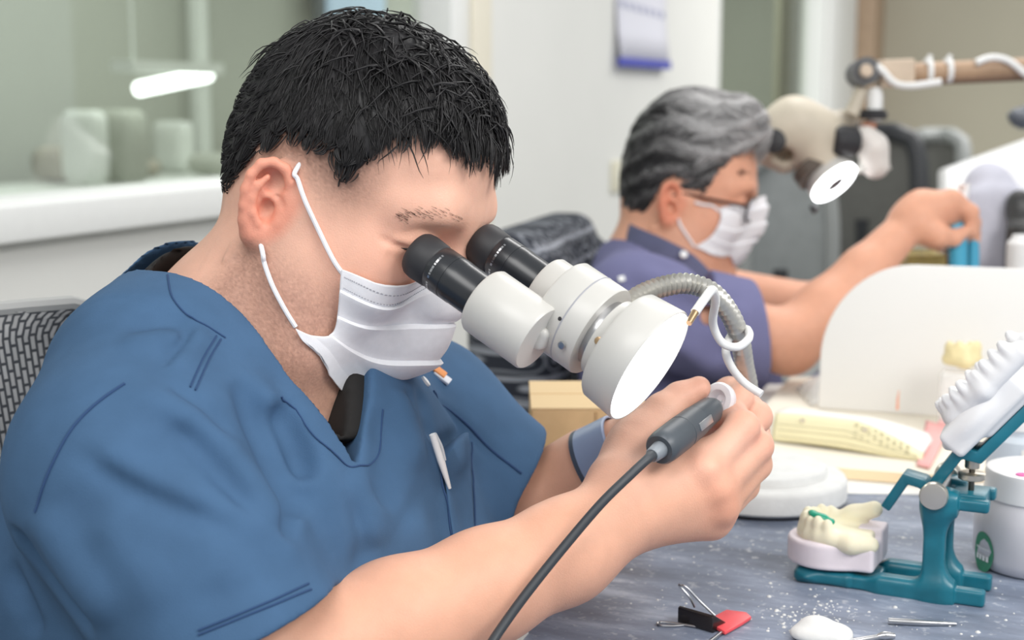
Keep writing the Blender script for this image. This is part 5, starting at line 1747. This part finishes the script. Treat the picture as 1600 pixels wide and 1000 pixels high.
s.chain([CP(.004, -.018, .024), CP(.020, -.020, .0225), CP(.034, -.016, .0220)], [.0075, .008, .0065], k=.004)
s.chain([CP(.0, .016, .028), CP(.014, .018, .034), CP(.030, .016, .0415)], [.007, .0075, .0065], k=.006)
s.box(CP(.016, .004, .024), (.018, .014, .0045), R=RM, rnd=.003, k=.006)
sdf_obj('tooth_arch', s, m_cream, ca_st, .0009, 1)
m_wax = mat('green_wax', lin(40, 160, 128), rough=.25, sss=.2)
s = SDF(); 
for du, dv, dw, r_ in ((-.010, -.013, .0395, .0035), (-.004, -.015, .0388, .004), (.002, -.016, .0365, .0038), (-.013, -.010, .0405, .0025)): s.ell(CP(du, dv, dw), (r_ * 1.2, r_, r_ * .8), R=RM, k=.003)
sdf_obj('wax_spot', s, m_wax, ca_st, .0006, 1)
# upper cast held on the raised arm
e0, e1 = np.array(art(1534, 708, .025)), np.array(art(1612, 632, .025)); du_ = nrm(e1 - e0); nn = V(-du_[1], du_[0])
ex_ = au * du_[0] + UV * du_[1]; en_ = au * nn[0] + UV * nn[1]; RU = np.stack([ex_, av, en_], 1)
uc = AP(0, .025, 0) + au * ((e0 + e1) / 2)[0] + UV * ((e0 + e1) / 2)[1] + ex_ * .004 + en_ * .0035
UP = lambda x, y, n: uc + ex_ * x + av * y + en_ * n
m_wp = mat('bright_plaster', lin(235, 235, 236), rough=.8, bump=.1)
s = SDF(); s.box(UP(-.002, 0, .0165), (.036, .026, .0115), R=RU, rnd=.004, k=.004); s.box(UP(.008, 0, .007), (.022, .020, .006), R=RU, rnd=.003, k=.004)
s.ell(UP(-.010, 0, .018), (.036, .030, .012), R=RU, k=.006)
up = thing('upper_cast', 'white plaster dental arch mounted on the raised teal arm', 'dental cast', uc)
sdf_obj('plaster_mount', s, m_wp, up, .0012, 2)
s = SDF()
for k in range(13):
    a = PI * .5 + PI * k / 12
    s.ell(UP(.012 + .036 * math.cos(a) + .0, .024 * math.sin(a), .036 + .0012 * (k % 2)), (.0044, .0050, .0095), R=RU, k=.0015)
for k in range(4):
    for sg in (-1, 1): s.ell(UP(.016 + .0095 * k, sg * .0245, .035 + .001 * (k % 2)), (.0048, .0056, .0095), R=RU, k=.0015)
s.chain([UP(.050, -.023, .029), UP(.012, -.024, .029), UP(-.018, -.014, .029), UP(-.023, 0, .029), UP(-.018, .014, .029), UP(.012, .024, .029), UP(.050, .023, .029)], [.008] * 7, k=.004)
sdf_obj('tooth_arch', s, m_wp, up, .0010, 1)
# ------------------------------------------------------------------ small things at the front
m_clip = mat('black_clip_steel', lin(34, 28, 28), rough=.25, spec=.6)
k0 = on_z(1098, 976, Z); ku = nrm(on_z(1128, 980, Z) - on_z(1066, 962, Z)); kv = np.cross(UV, ku); RK = np.stack([ku, kv, UV], 1)
bc = thing('binder_clip', 'black binder clip with wire handles biting a red tab on the bench', 'binder clip', k0)
KP = lambda u, v, w: k0 + ku * u + kv * v + UV * w
mb = MB()
tri = [(-.0085, .000), (.0085, .0035), (-.0075, .0125)]
prof = [(.0075, .0015), (.0080, .0030), (-.0078, .0128), (-.0098, .0118), (-.0100, .0010), (-.0085, .0)]
mb.prism([(y * 1.0, z) for y, z in prof], np.stack([kv * -1 if False else kv, UV, ku], 1), KP(0, 0, 0), .030); mb.build('spring_body', m_clip, bc, bev=.0006)
mb = MB(); mb.tube([KP(-.008, .001, .011), KP(-.010, -.002, .018), KP(-.0165, -.006, .0265), KP(-.0135, -.008, .0280), KP(-.010, -.006, .0265), KP(-.002, -.001, .017), KP(.008, .003, .008)], .0009, 8, sub=5); mb.build('wire_handle', m_steel, bc)
mb = MB(); mb.tube([KP(-.006, -.008, .001), KP(-.012, -.018, .0012), KP(-.020, -.024, .0012), KP(-.024, -.021, .0012), KP(-.020, -.016, .0012), KP(.004, -.008, .0014)], .0009, 8, sub=5); mb.build('wire_handle', m_steel, bc)
rt = [on_z(1116, 978, Z + .003), on_z(1133, 988, Z + .003), on_z(1160, 973, Z + .003), on_z(1174, 964, Z + .003), on_z(1166, 957, Z + .003), on_z(1135, 953, Z + .003), on_z(1118, 962, Z + .003)]
mb = MB(); mb.prism([tuple(p[:2]) for p in rt], np.eye(3), (0, 0, Z + .0022), .0026); tag(mb.build('red_tab', mat('red_plastic', lin(238, 86, 92), rough=.35), bev=.0006), 'small red plastic tab held in the binder clip', 'tab')
def rod(name, pts, r, label, cat, m=m_steel):
    mb = MB(); mb.tube([on_z(x, y, Z + z) for x, y, z in pts], r, 12, sub=4); return tag(mb.build(name, m), label, cat)
rod('steel_probe', [(1388, 970, .0026), (1440, 973, .0024), (1494, 975, .0016)], [.0024, .0024, .0020, .0010], 'thin steel probe lying in front of the articulator', 'dental tool')
sp = thing('spatula', 'steel spatula with a flared end at the bottom edge near the white plaster lump', 'dental tool', on_z(1370, 996, Z))
mb = MB(); mb.tube([on_z(1310, 1006, Z + .0022), on_z(1350, 999, Z + .0022), on_z(1372, 995, Z + .0022)], [.0020, .0022, .0018], 10, sub=4); mb.build('shaft', m_steel, sp)
mb = MB(); mb.tube([on_z(1370, 995, Z + .0024), on_z(1382, 993, Z + .0032), on_z(1398, 994, Z + .003)], [.0014, .0032, .0020], 12, sub=4); mb.build('flared_tip', m_steel, sp)
rod('needle_file', [(1108, 1004, .0015), (1138, 980, .0015)], [.0016, .0010], 'fine metal file lying below the binder clip', 'dental tool')
lp = on_z(1283, 998, Z)
s = SDF(); s.ell(lp + V(0, 0, .004), (.022, .015, .008), R=rotz(.4), k=.01); s.ell(lp + V(-.004, .002, .009), (.010, .008, .006), k=.006); s.ell(lp + V(.012, -.003, .004), (.010, .008, .005), k=.004); s.half(lp, -UV)
tag(sdf_obj('plaster_lump', s, m_plaster, None, .0012), 'white lump of plaster at the bottom edge of the bench', 'plaster')
flat('paper_scrap', ((786, 1002), (812, 1004), (826, 988), (812, 986)), Z + .001, .0008, m_paper, 'white paper scrap under the forearm at the bottom edge', 'paper')
# plaster crumbs: far too many to count
mb = MB(); r = np.random.default_rng(4)
for k in range(260):
    if k % 2: px, py = r.normal(1265, 45), r.normal(968, 16)
    else: px, py = r.uniform(980, 1590), r.uniform(840, 995)
    q = on_z(px, py, Z); 
    rad = abs(r.normal(0, .0006)) + .0003
    mb.lathe(q + V(0, 0, 0), UV, [(0, rad), (rad * .5, rad * .7), (rad * .7, rad * .2)], 6)
o = mb.build('plaster_crumbs', m_plaster); o['kind'] = 'stuff'; o['label'] = 'scattered white plaster crumbs on the bench'; o['category'] = 'crumbs'
# pen in the chest pocket
pk = [shirt.hit(668, 690), shirt.hit(697, 766)]
g0 = shirt.grad(pk[0])[0]
pen = thing('pen', 'white pen clipped to the chest pocket of the blue scrub top', 'pen', pk[0])
pa, pb = pk[0] + g0 * .004 + UV * .004, pk[1] + shirt.grad(pk[1])[0] * .003
mb = MB(); mb.tube([pa, pa * .5 + pb * .5, pb], [.0026, .0026, .0011], 14, sub=6); mb.build('barrel', m_white, pen)
mb = MB(); mb.tube([pa + g0 * .002, pa * .75 + pb * .25 + g0 * .0035, pa * .5 + pb * .5 + g0 * .0030], [.0008, .0009, .0008], 8, sub=4); mb.build('pocket_clip', mat('grey_clip', lin(200, 202, 206), rough=.3), pen)
# pocket, snap and name badge of the scrub top
def patch(name, pts, lift, m, parent, th=.0012, n=12):
    """cloth patch between four photo corners, laid on the scrub top"""
    a, b, c_, d = [np.array(p, float) for p in pts]; G = []
    for i in range(n + 1):
        row = []
        for j in range(n + 1):
            u, v = i / n, j / n
            q = (a * (1 - u) + b * u) * (1 - v) + (d * (1 - u) + c_ * u) * v
            p = shirt.hit(*q)
            row.append(p if p is not None else row[-1] if row else G[-1][j])
        G.append(row)
    G = np.array(G); gr = shirt.grad(G.reshape(-1, 3)).reshape(G.shape)
    L3 = np.array([[lift(i / n, j / n) for j in range(n + 1)] for i in range(n + 1)])[..., None] if callable(lift) else lift
    mb = MB(); mb.grid(G + gr * L3); return mb.build(name, m, parent, angle=70, solid=th)
patch('chest_pocket', ((686, 706), (730, 684), (738, 842), (712, 884)), lambda u, v: .0016 + .010 * max(0, 1 - v * 3.0) * math.sin(PI * u), m_scrub, top)
q = shirt.hit(664, 597)
if q is not None:
    g = shirt.grad(q)[0]; mb = MB(); mb.lathe(q + g * .0005, g, [(-.001, .0042), (.0012, .0042), (.0016, .0034), (.0010, .0022), (.0012, .001)], 24); mb.build('snap_button', m_white, top)
for (x, y), nm, cl_ in (((683, 580), 'badge_orange', (232, 150, 84)), ((690, 590), 'badge_white', (228, 232, 240))):
    q = shirt.hit(x, y)
    if q is not None:
        g = shirt.grad(q)[0]; mb = MB(); mb.box(q + g * .001, (.007, .004, .0012), np.stack([frame(cdir(.8, -.6, 0), g)[:, i] for i in range(3)], 1), .001); mb.build('shoulder_badge', mat(nm, lin(*cl_), rough=.6), top)
# wrist strap of the far arm
wc = at(954, 720, 1.090); wa = nrm(at(1010, 690, 1.08) - at(850, 775, 1.115))
mb = MB(); mb.lathe(wc, wa, [(-.014, .0305), (-.0135, .0325), (.013, .0315), (.014, .0300)], 36, cap=False); mb.build('wrist_strap', mat('grey_blue_strap', lin(138, 154, 184), rough=.35), p1, solid=.0015)
mb = MB(); mb.lathe(wc, wa, [(-.0165, .0300), (-.0160, .0334), (-.0125, .0334), (-.012, .0305)], 36); mb.build('strap_edge', mat('dark_strap', lin(66, 76, 92), rough=.5), p1)
# ------------------------------------------------------------------ the other workplace: microscope on an arm, tools
m_beigee = mat('aged_cream_enamel', lin(200, 190, 172), rough=.5, noise=.10, nscale=14)
m_wood = mat('tan_arm', lin(170, 140, 112), rough=.5, noise=.15, nscale=20)
m_tan = mat('tan_block', lin(206, 186, 164), rough=.55, noise=.05)
m_ring2 = mat('lit_ring_lamp', (1, 1, 1), emit=(.96, .98, 1), es=6.0)
D2 = 2.06
S2 = lambda x, y, dd=0.0: at(x, y, D2 + dd)
sc2 = thing('microscope', 'cream microscope with black knobs and a lit ring on a horizontal arm', 'microscope', (S2(1300, 250)[0], S2(1300, 250)[1], TOP))
s = SDF()
s.chain([S2(1196, 215), S2(1240, 196), S2(1285, 205)], [.028, .036, .032], k=.03)
s.chain([S2(1195, 235, .03), S2(1225, 250, .02)], [.022, .020], k=.02)
s.chain([S2(1262, 215), S2(1285, 256)], [.032, .027], k=.02)
s.chain([S2(1275, 200, .02), S2(1320, 190, .04)], [.022, .018], k=.02)
s.ell(S2(1225, 232), (.016, .02, .018), k=.01, op='s')
sdf_obj('scope_body', s, m_beigee, sc2, .003, 2)
axis2 = nrm(cdir(.50, -.74, -.42))
rc = S2(1302, 284)
mb = MB(); mb.lathe(rc - axis2 * .028, axis2, [(0, .024), (.012, .030), (.0125, .036), (.026, .038), (.028, .036)], 48); mb.build('ring_housing', m_enamel, sc2)
mb = MB(); mb.lathe(rc, axis2, [(0, .037), (.004, .0375), (.006, .035), (.006, .0165), (.003, .0155)], 48, cap=False); mb.build('lit_ring', m_ring2, sc2)
mb = MB(); mb.lathe(rc, axis2, [(-.004, .0155), (.0055, .0150), (.0060, .005)], 32); mb.build('objective_lens', m_blackm, sc2)
mb = MB(); mb.lathe(S2(1262, 262) , axis2, [(0, .026), (.018, .027)], 32); mb.build('dark_collar', mat('brown_black', lin(92, 82, 74), rough=.5), sc2)
mb = MB(); mb.lathe(S2(1209, 222, -.02), cdir(-.2, 0, -1), [(0, .016), (.006, .0175), (.018, .0170), (.020, .014)], 28); mb.build('side_knob', m_rubber, sc2)
mb = MB(); mb.lathe(S2(1336, 222, -.01), cdir(-1, .02, -.35), [(0, .019), (.004, .023), (.028, .023), (.030, .021), (.036, .019), (.038, .016)], 32); mb.build('focus_knob', m_rubber, sc2)
mb = MB(); mb.lathe(S2(1268, 322), axis2, [(0, .004), (.010, .006)], 16); mb.build('lock_screw', m_rubber, sc2)
s = SDF(); s.chain([S2(1352, 215), S2(1362, 228)], [.018, .022], k=.01); s.chain([S2(1366, 235, .01), S2(1368, 258, .01)], [.016, .020], k=.02)
sdf_obj('clamp_head', s, mat('pearl_grey', lin(226, 220, 214), rough=.5), sc2, .0025)
tri = [S2(1336, 270), S2(1394, 264), S2(1378, 230), S2(1360, 236)]
Rt = frame(cdir(1, 0, 0), cdir(0, 1, 0))
mb = MB(); f0, b0 = tri, [p + nrm(cdir(0, 0, 1)) * .03 for p in tri]; mb.add(f0 + b0, [(0, 1, 2, 3), (7, 6, 5, 4), (0, 4, 5, 1), (1, 5, 6, 2), (2, 6, 7, 3), (3, 7, 4, 0)]); mb.build('bracket', m_enamel, sc2, bev=.002)
mb = MB(); mb.tube([S2(1366, 188), S2(1367, 150), S2(1366, 138)], [.011, .012, .010], 16); mb.build('drop_post', m_cable, sc2)
mb = MB(); mb.lathe(S2(1364, 186), UV, [(0, .020), (.008, .021), (.014, .016)], 28); mb.build('post_collar', m_rubber, sc2)
mb = MB(); mb.tube([S2(1330, 180), S2(1340, 155), S2(1346, 138)], [.012, .010, .009], 12, sub=4); mb.build('link_rod', m_beigee, sc2)
mb = MB(); mb.tube([S2(1366, 200), S2(1355, 196), S2(1348, 204)], .008, 10); mb.build('copper_joint', mat('copper_brown', lin(176, 120, 96), rough=.5), sc2)
arm = thing('support_arm', 'tan horizontal arm carrying the cream microscope, white cables tied to it', 'arm', (at(1760, 110, 2.06)[0], at(1760, 110, 2.06)[1], TOP))
mb = MB(); mb.lathe(S2(1355, 110, -.03), cdir(0, .05, 1), [(0, .014), (.004, .016), (.004, .020), (.050, .020), (.052, .016)], 32); mb.build('pivot_ring', mat('dark_pivot', lin(74, 74, 76), rough=.4), arm)
mb = MB(); mb.lathe(S2(1355, 110, -.036), cdir(0, .05, 1), [(0, .008), (.007, .010)], 24); mb.build('pivot_cap', m_tan, arm)
pA, pB = S2(1372, 116), S2(1424, 114); RA = frame(pB - pA)
mb = MB(); mb.box((pA + pB) / 2, (np.linalg.norm(pB - pA) / 2, .020, .020), RA, .003); mb.build('arm_head', m_tan, arm)
pC = S2(1780, 98)
mb = MB(); mb.tube([pB, pC], [.0145, .0145], 20); mb.build('arm_bar', m_wood, arm)
mb = MB(); mb.tube([pB + V(0, 0, -.013), pC + V(0, 0, -.013)], .006, 10); mb.build('arm_cable_rail', mat('dark_rail', lin(110, 84, 66), rough=.6), arm)
mb = MB(); mb.tube([S2(1765, 99), V(S2(1765, 99)[0], S2(1765, 99)[1], TOP + .002)], .018, 20); mb.build('upright_post', m_steel, arm)
mb = MB(); mb.lathe(V(S2(1765, 99)[0], S2(1765, 99)[1], TOP), UV, [(0, .06), (.012, .06), (.014, .02)], 32); mb.build('post_foot', m_rubber, arm)
for pts in (((1366, 100, -.02), (1380, 112, -.025), (1398, 130, -.025), (1425, 134, -.02), (1470, 128, -.02)), ((1525, 98, -.018), (1548, 90, -.018), (1575, 95, -.018), (1605, 118, -.018))):
    mb = MB(); mb.tube([S2(*p) for p in pts], .0052, 10, sub=6); mb.build('power_cable', m_cable, arm)
for x in (1450, 1481):
    cc_ = S2(x, 110); d_ = nrm(pC - pB); mb = MB(); mb.lathe(cc_ - d_ * .004, d_, [(0, .0165), (.0005, .0185), (.0075, .0185), (.008, .0165)], 28); mb.build('cable_tie', m_cable, arm)
    mb = MB(); mb.tube([S2(x - 2, 100, -.01), S2(x + 4, 86, -.01)], .0035, 8); mb.build('tie_end', m_cable, arm)
# blue-legged pliers in his hand, and the clutter by it
m_blue = mat('blue_grip', lin(66, 158, 190), rough=.35)
pl = thing('pliers', 'pliers with bright blue grips held in the hand of the grey-haired man', 'pliers', S2(1505, 360, -.2))
P3 = lambda x, y, d=1.85: at(x, y, d)
mb = MB(); mb.tube([P3(1492, 352), P3(1496, 372), P3(1497, 425)], [.010, .0125, .0115], 14, sub=4); mb.build('grip', m_blue, pl)
mb = MB(); mb.tube([P3(1512, 352, 1.87), P3(1520, 376, 1.87), P3(1520, 425, 1.87)], [.007, .008, .008], 14, sub=4); mb.build('grip', m_blue, pl)
mb = MB(); mb.tube([P3(1484, 354, 1.86), P3(1506, 352, 1.86), P3(1522, 358, 1.87)], .010, 12); mb.build('pivot_joint', mat('slate_joint', lin(84, 110, 124), rough=.4), pl)
mb = MB(); mb.tube([P3(1499, 350, 1.862), P3(1508, 300, 1.875), P3(1506, 288, 1.875)], [.006, .005, .009], 12); mb.build('jaw', m_white, pl)
for nm, lb, ct, x, y, w_, h_, d, col in (('brass_tray', 'dull brass tray on the bench beside the blue pliers', 'tray', 1440, 398, .026, .004, 1.93, (176, 160, 96)),
                                     ('brown_block', 'dark brown block beside the blue pliers', 'block', 1484, 400, .007, .003, 1.99, (92, 66, 50)),
                                     ('olive_box', 'olive box under the hand of the grey-haired man', 'box', 1428, 398, .012, .006, 1.99, (138, 134, 108))):
    q = at(x, y, d); n = SDF(); zt_ = q[2] + h_
    n.box(V(q[0], q[1], (TOP + zt_) / 2), (w_, .030, (zt_ - TOP) / 2), R=rotz(YAW), rnd=.004)
    if nm == 'brass_tray': n.box(V(q[0], q[1], zt_), (w_ - .006, .024, .006), R=rotz(YAW), rnd=.002, op='s')
    if nm == 'brown_block': n.cyl(V(q[0], q[1], zt_ - .004), V(q[0], q[1], zt_ + .010), .008, k=.004)
    if nm == 'olive_box': n.box(V(q[0], q[1], zt_), (w_ + .003, .033, .006), R=rotz(YAW), rnd=.003)
    tag(sdf_obj(nm, n, mat(nm, lin(*col), rough=.5, noise=.1), None, .0025), lb, ct)
# grey cloth filter bag
gb = SDF(); q = at(1548, 350, 2.12)
gb.chain([V(q[0], q[1], TOP + .06), q + V(0, 0, .02)], [.056, .048], k=.03); gb.chain([q + cdir(.0, .02, 0), q + cdir(-.004, .062, 0)], [.040, .030], k=.03)
for k in range(5): gb.cone(q + cdir(-.04 + .02 * k, .04, -.04), q + cdir(-.045 + .022 * k, -.08, -.045), .006, .008, k=.02)
gb.half(V(q[0], q[1], TOP), -UV)
gbo = sdf_obj('filter_bag', gb, mat('lilac_grey_cloth', lin(196, 196, 208), rough=.9, noise=.04), None, .004, 2); tag(gbo, 'grey cloth filter bag standing at the right beyond the white shield', 'bag')
q = at(1602, 350, 2.02)
n = SDF(); n.cyl(V(q[0], q[1], TOP), V(q[0], q[1], q[2]), .026, rnd=.004); n.ell(at(1592, 320, 2.05), (.018, .02, .022), k=.02); n.chain([at(1598, 335, 2.05), at(1602, 372, 2.03)], [.022, .020], k=.01); n.half(V(q[0], q[1], TOP), -UV)
tag(sdf_obj('bench_motor', n, mat('black_motor', lin(58, 58, 58), rough=.4, noise=.1), None, .003), 'black bench motor at the right edge beside the filter bag', 'motor')
q = at(1598, 398, 1.98)
n = SDF(); n.cyl(V(q[0], q[1], TOP), V(q[0], q[1], q[2] + .02), .022, rnd=.004); n.cyl(V(q[0], q[1], q[2] + .015), V(q[0], q[1], q[2] + .028), .016, rnd=.003)
tag(sdf_obj('white_pot', n, m_white, None, .0025), 'small white lidded pot at the right edge in front of the black motor', 'pot')
# far white hood
h0 = at(1486, 268, 3.1); 
hd = thing('extraction_hood', 'white sloping hood at the right edge before the beige wall', 'hood', (h0[0] + .4, h0[1], 0))
pa_, pb_, pc_, pd_ = at(1478, 262, 3.0), at(1680, 190, 3.0), at(1680, 420, 2.9), at(1478, 420, 2.9)
th_ = nrm(cdir(0, 0, 1)) * .06
mb = MB(); F_ = [pd_, pc_, pb_, pa_]; mb.add(F_ + [p + th_ for p in F_], [(0, 1, 2, 3), (7, 6, 5, 4), (0, 4, 5, 1), (1, 5, 6, 2), (2, 6, 7, 3), (3, 7, 4, 0)]); mb.build('hood_panel', m_white, hd, bev=.006)
mc_ = pd_ * .2 + pc_ * .8 + th_ * .5
mb = MB(); mb.box(V(mc_[0], mc_[1], mc_[2] / 2 + .01), (.18, .08, mc_[2] / 2 - .01), rotz(YAW), .01); mb.build('cabinet', mat('pale_cabinet', lin(214, 214, 212), rough=.5), hd)
q = at(1592, 182, 2.6)
tl = thing('task_lamp', 'dark tip of a bench lamp poking in at the right edge', 'lamp', (at(1760, 160, 2.6)[0], at(1760, 160, 2.6)[1], 0))
mb = MB(); mb.tube([at(1580, 174, 2.6), at(1596, 184, 2.6), at(1640, 176, 2.6)], [.010, .022, .020], 16, sub=3); mb.build('lamp_head', mat('slate_lamp', lin(92, 96, 104), rough=.4), tl)
lq = at(1760, 160, 2.6)
mb = MB(); mb.tube([at(1640, 176, 2.6), lq, V(lq[0], lq[1], .02)], .014, 10); mb.build('lamp_stem', m_steel, tl)
mb = MB(); mb.lathe(V(lq[0], lq[1], 0), UV, [(0, .14), (.02, .14), (.025, .03)], 28); mb.build('lamp_foot', m_rubber, tl)
area('ceiling_and_fill_light', (1.1, .5, 2.05), (-.4, 1.0, .9), 1.2, 26, (1, .98, .95), .6)  # added key light, below ceiling height, aimed from front right to brighten the face
area('ceiling_and_fill_light', (-.3, 2.6, 2.5), (-.3, 2.6, 0), 1.2, 22, (1, .98, .95), .6)
area('ceiling_and_fill_light', (-.2, -.6, 2.3), (-.4, .9, .9), 1.2, 19, (1, .99, .97), .8)  # added fill from the camera side to lift the face, no real fitting
area('ceiling_and_fill_light', (.3, 5.5, 2.5), (.3, 5.8, 0), 1.6, 70, (1, .98, .95), .8)
area('back_room_light', (-2.8, 4.0, 2.7), (-3.2, 4.0, 0), 2.0, 46, (.97, 1, .97), 1.0)
area('back_room_light', (-2.6, 8.2, 2.7), (-2.6, 8.4, 0), 1.6, 50, (.97, 1, .95), 1.0)  # unseen light added to brighten what shows through the second window
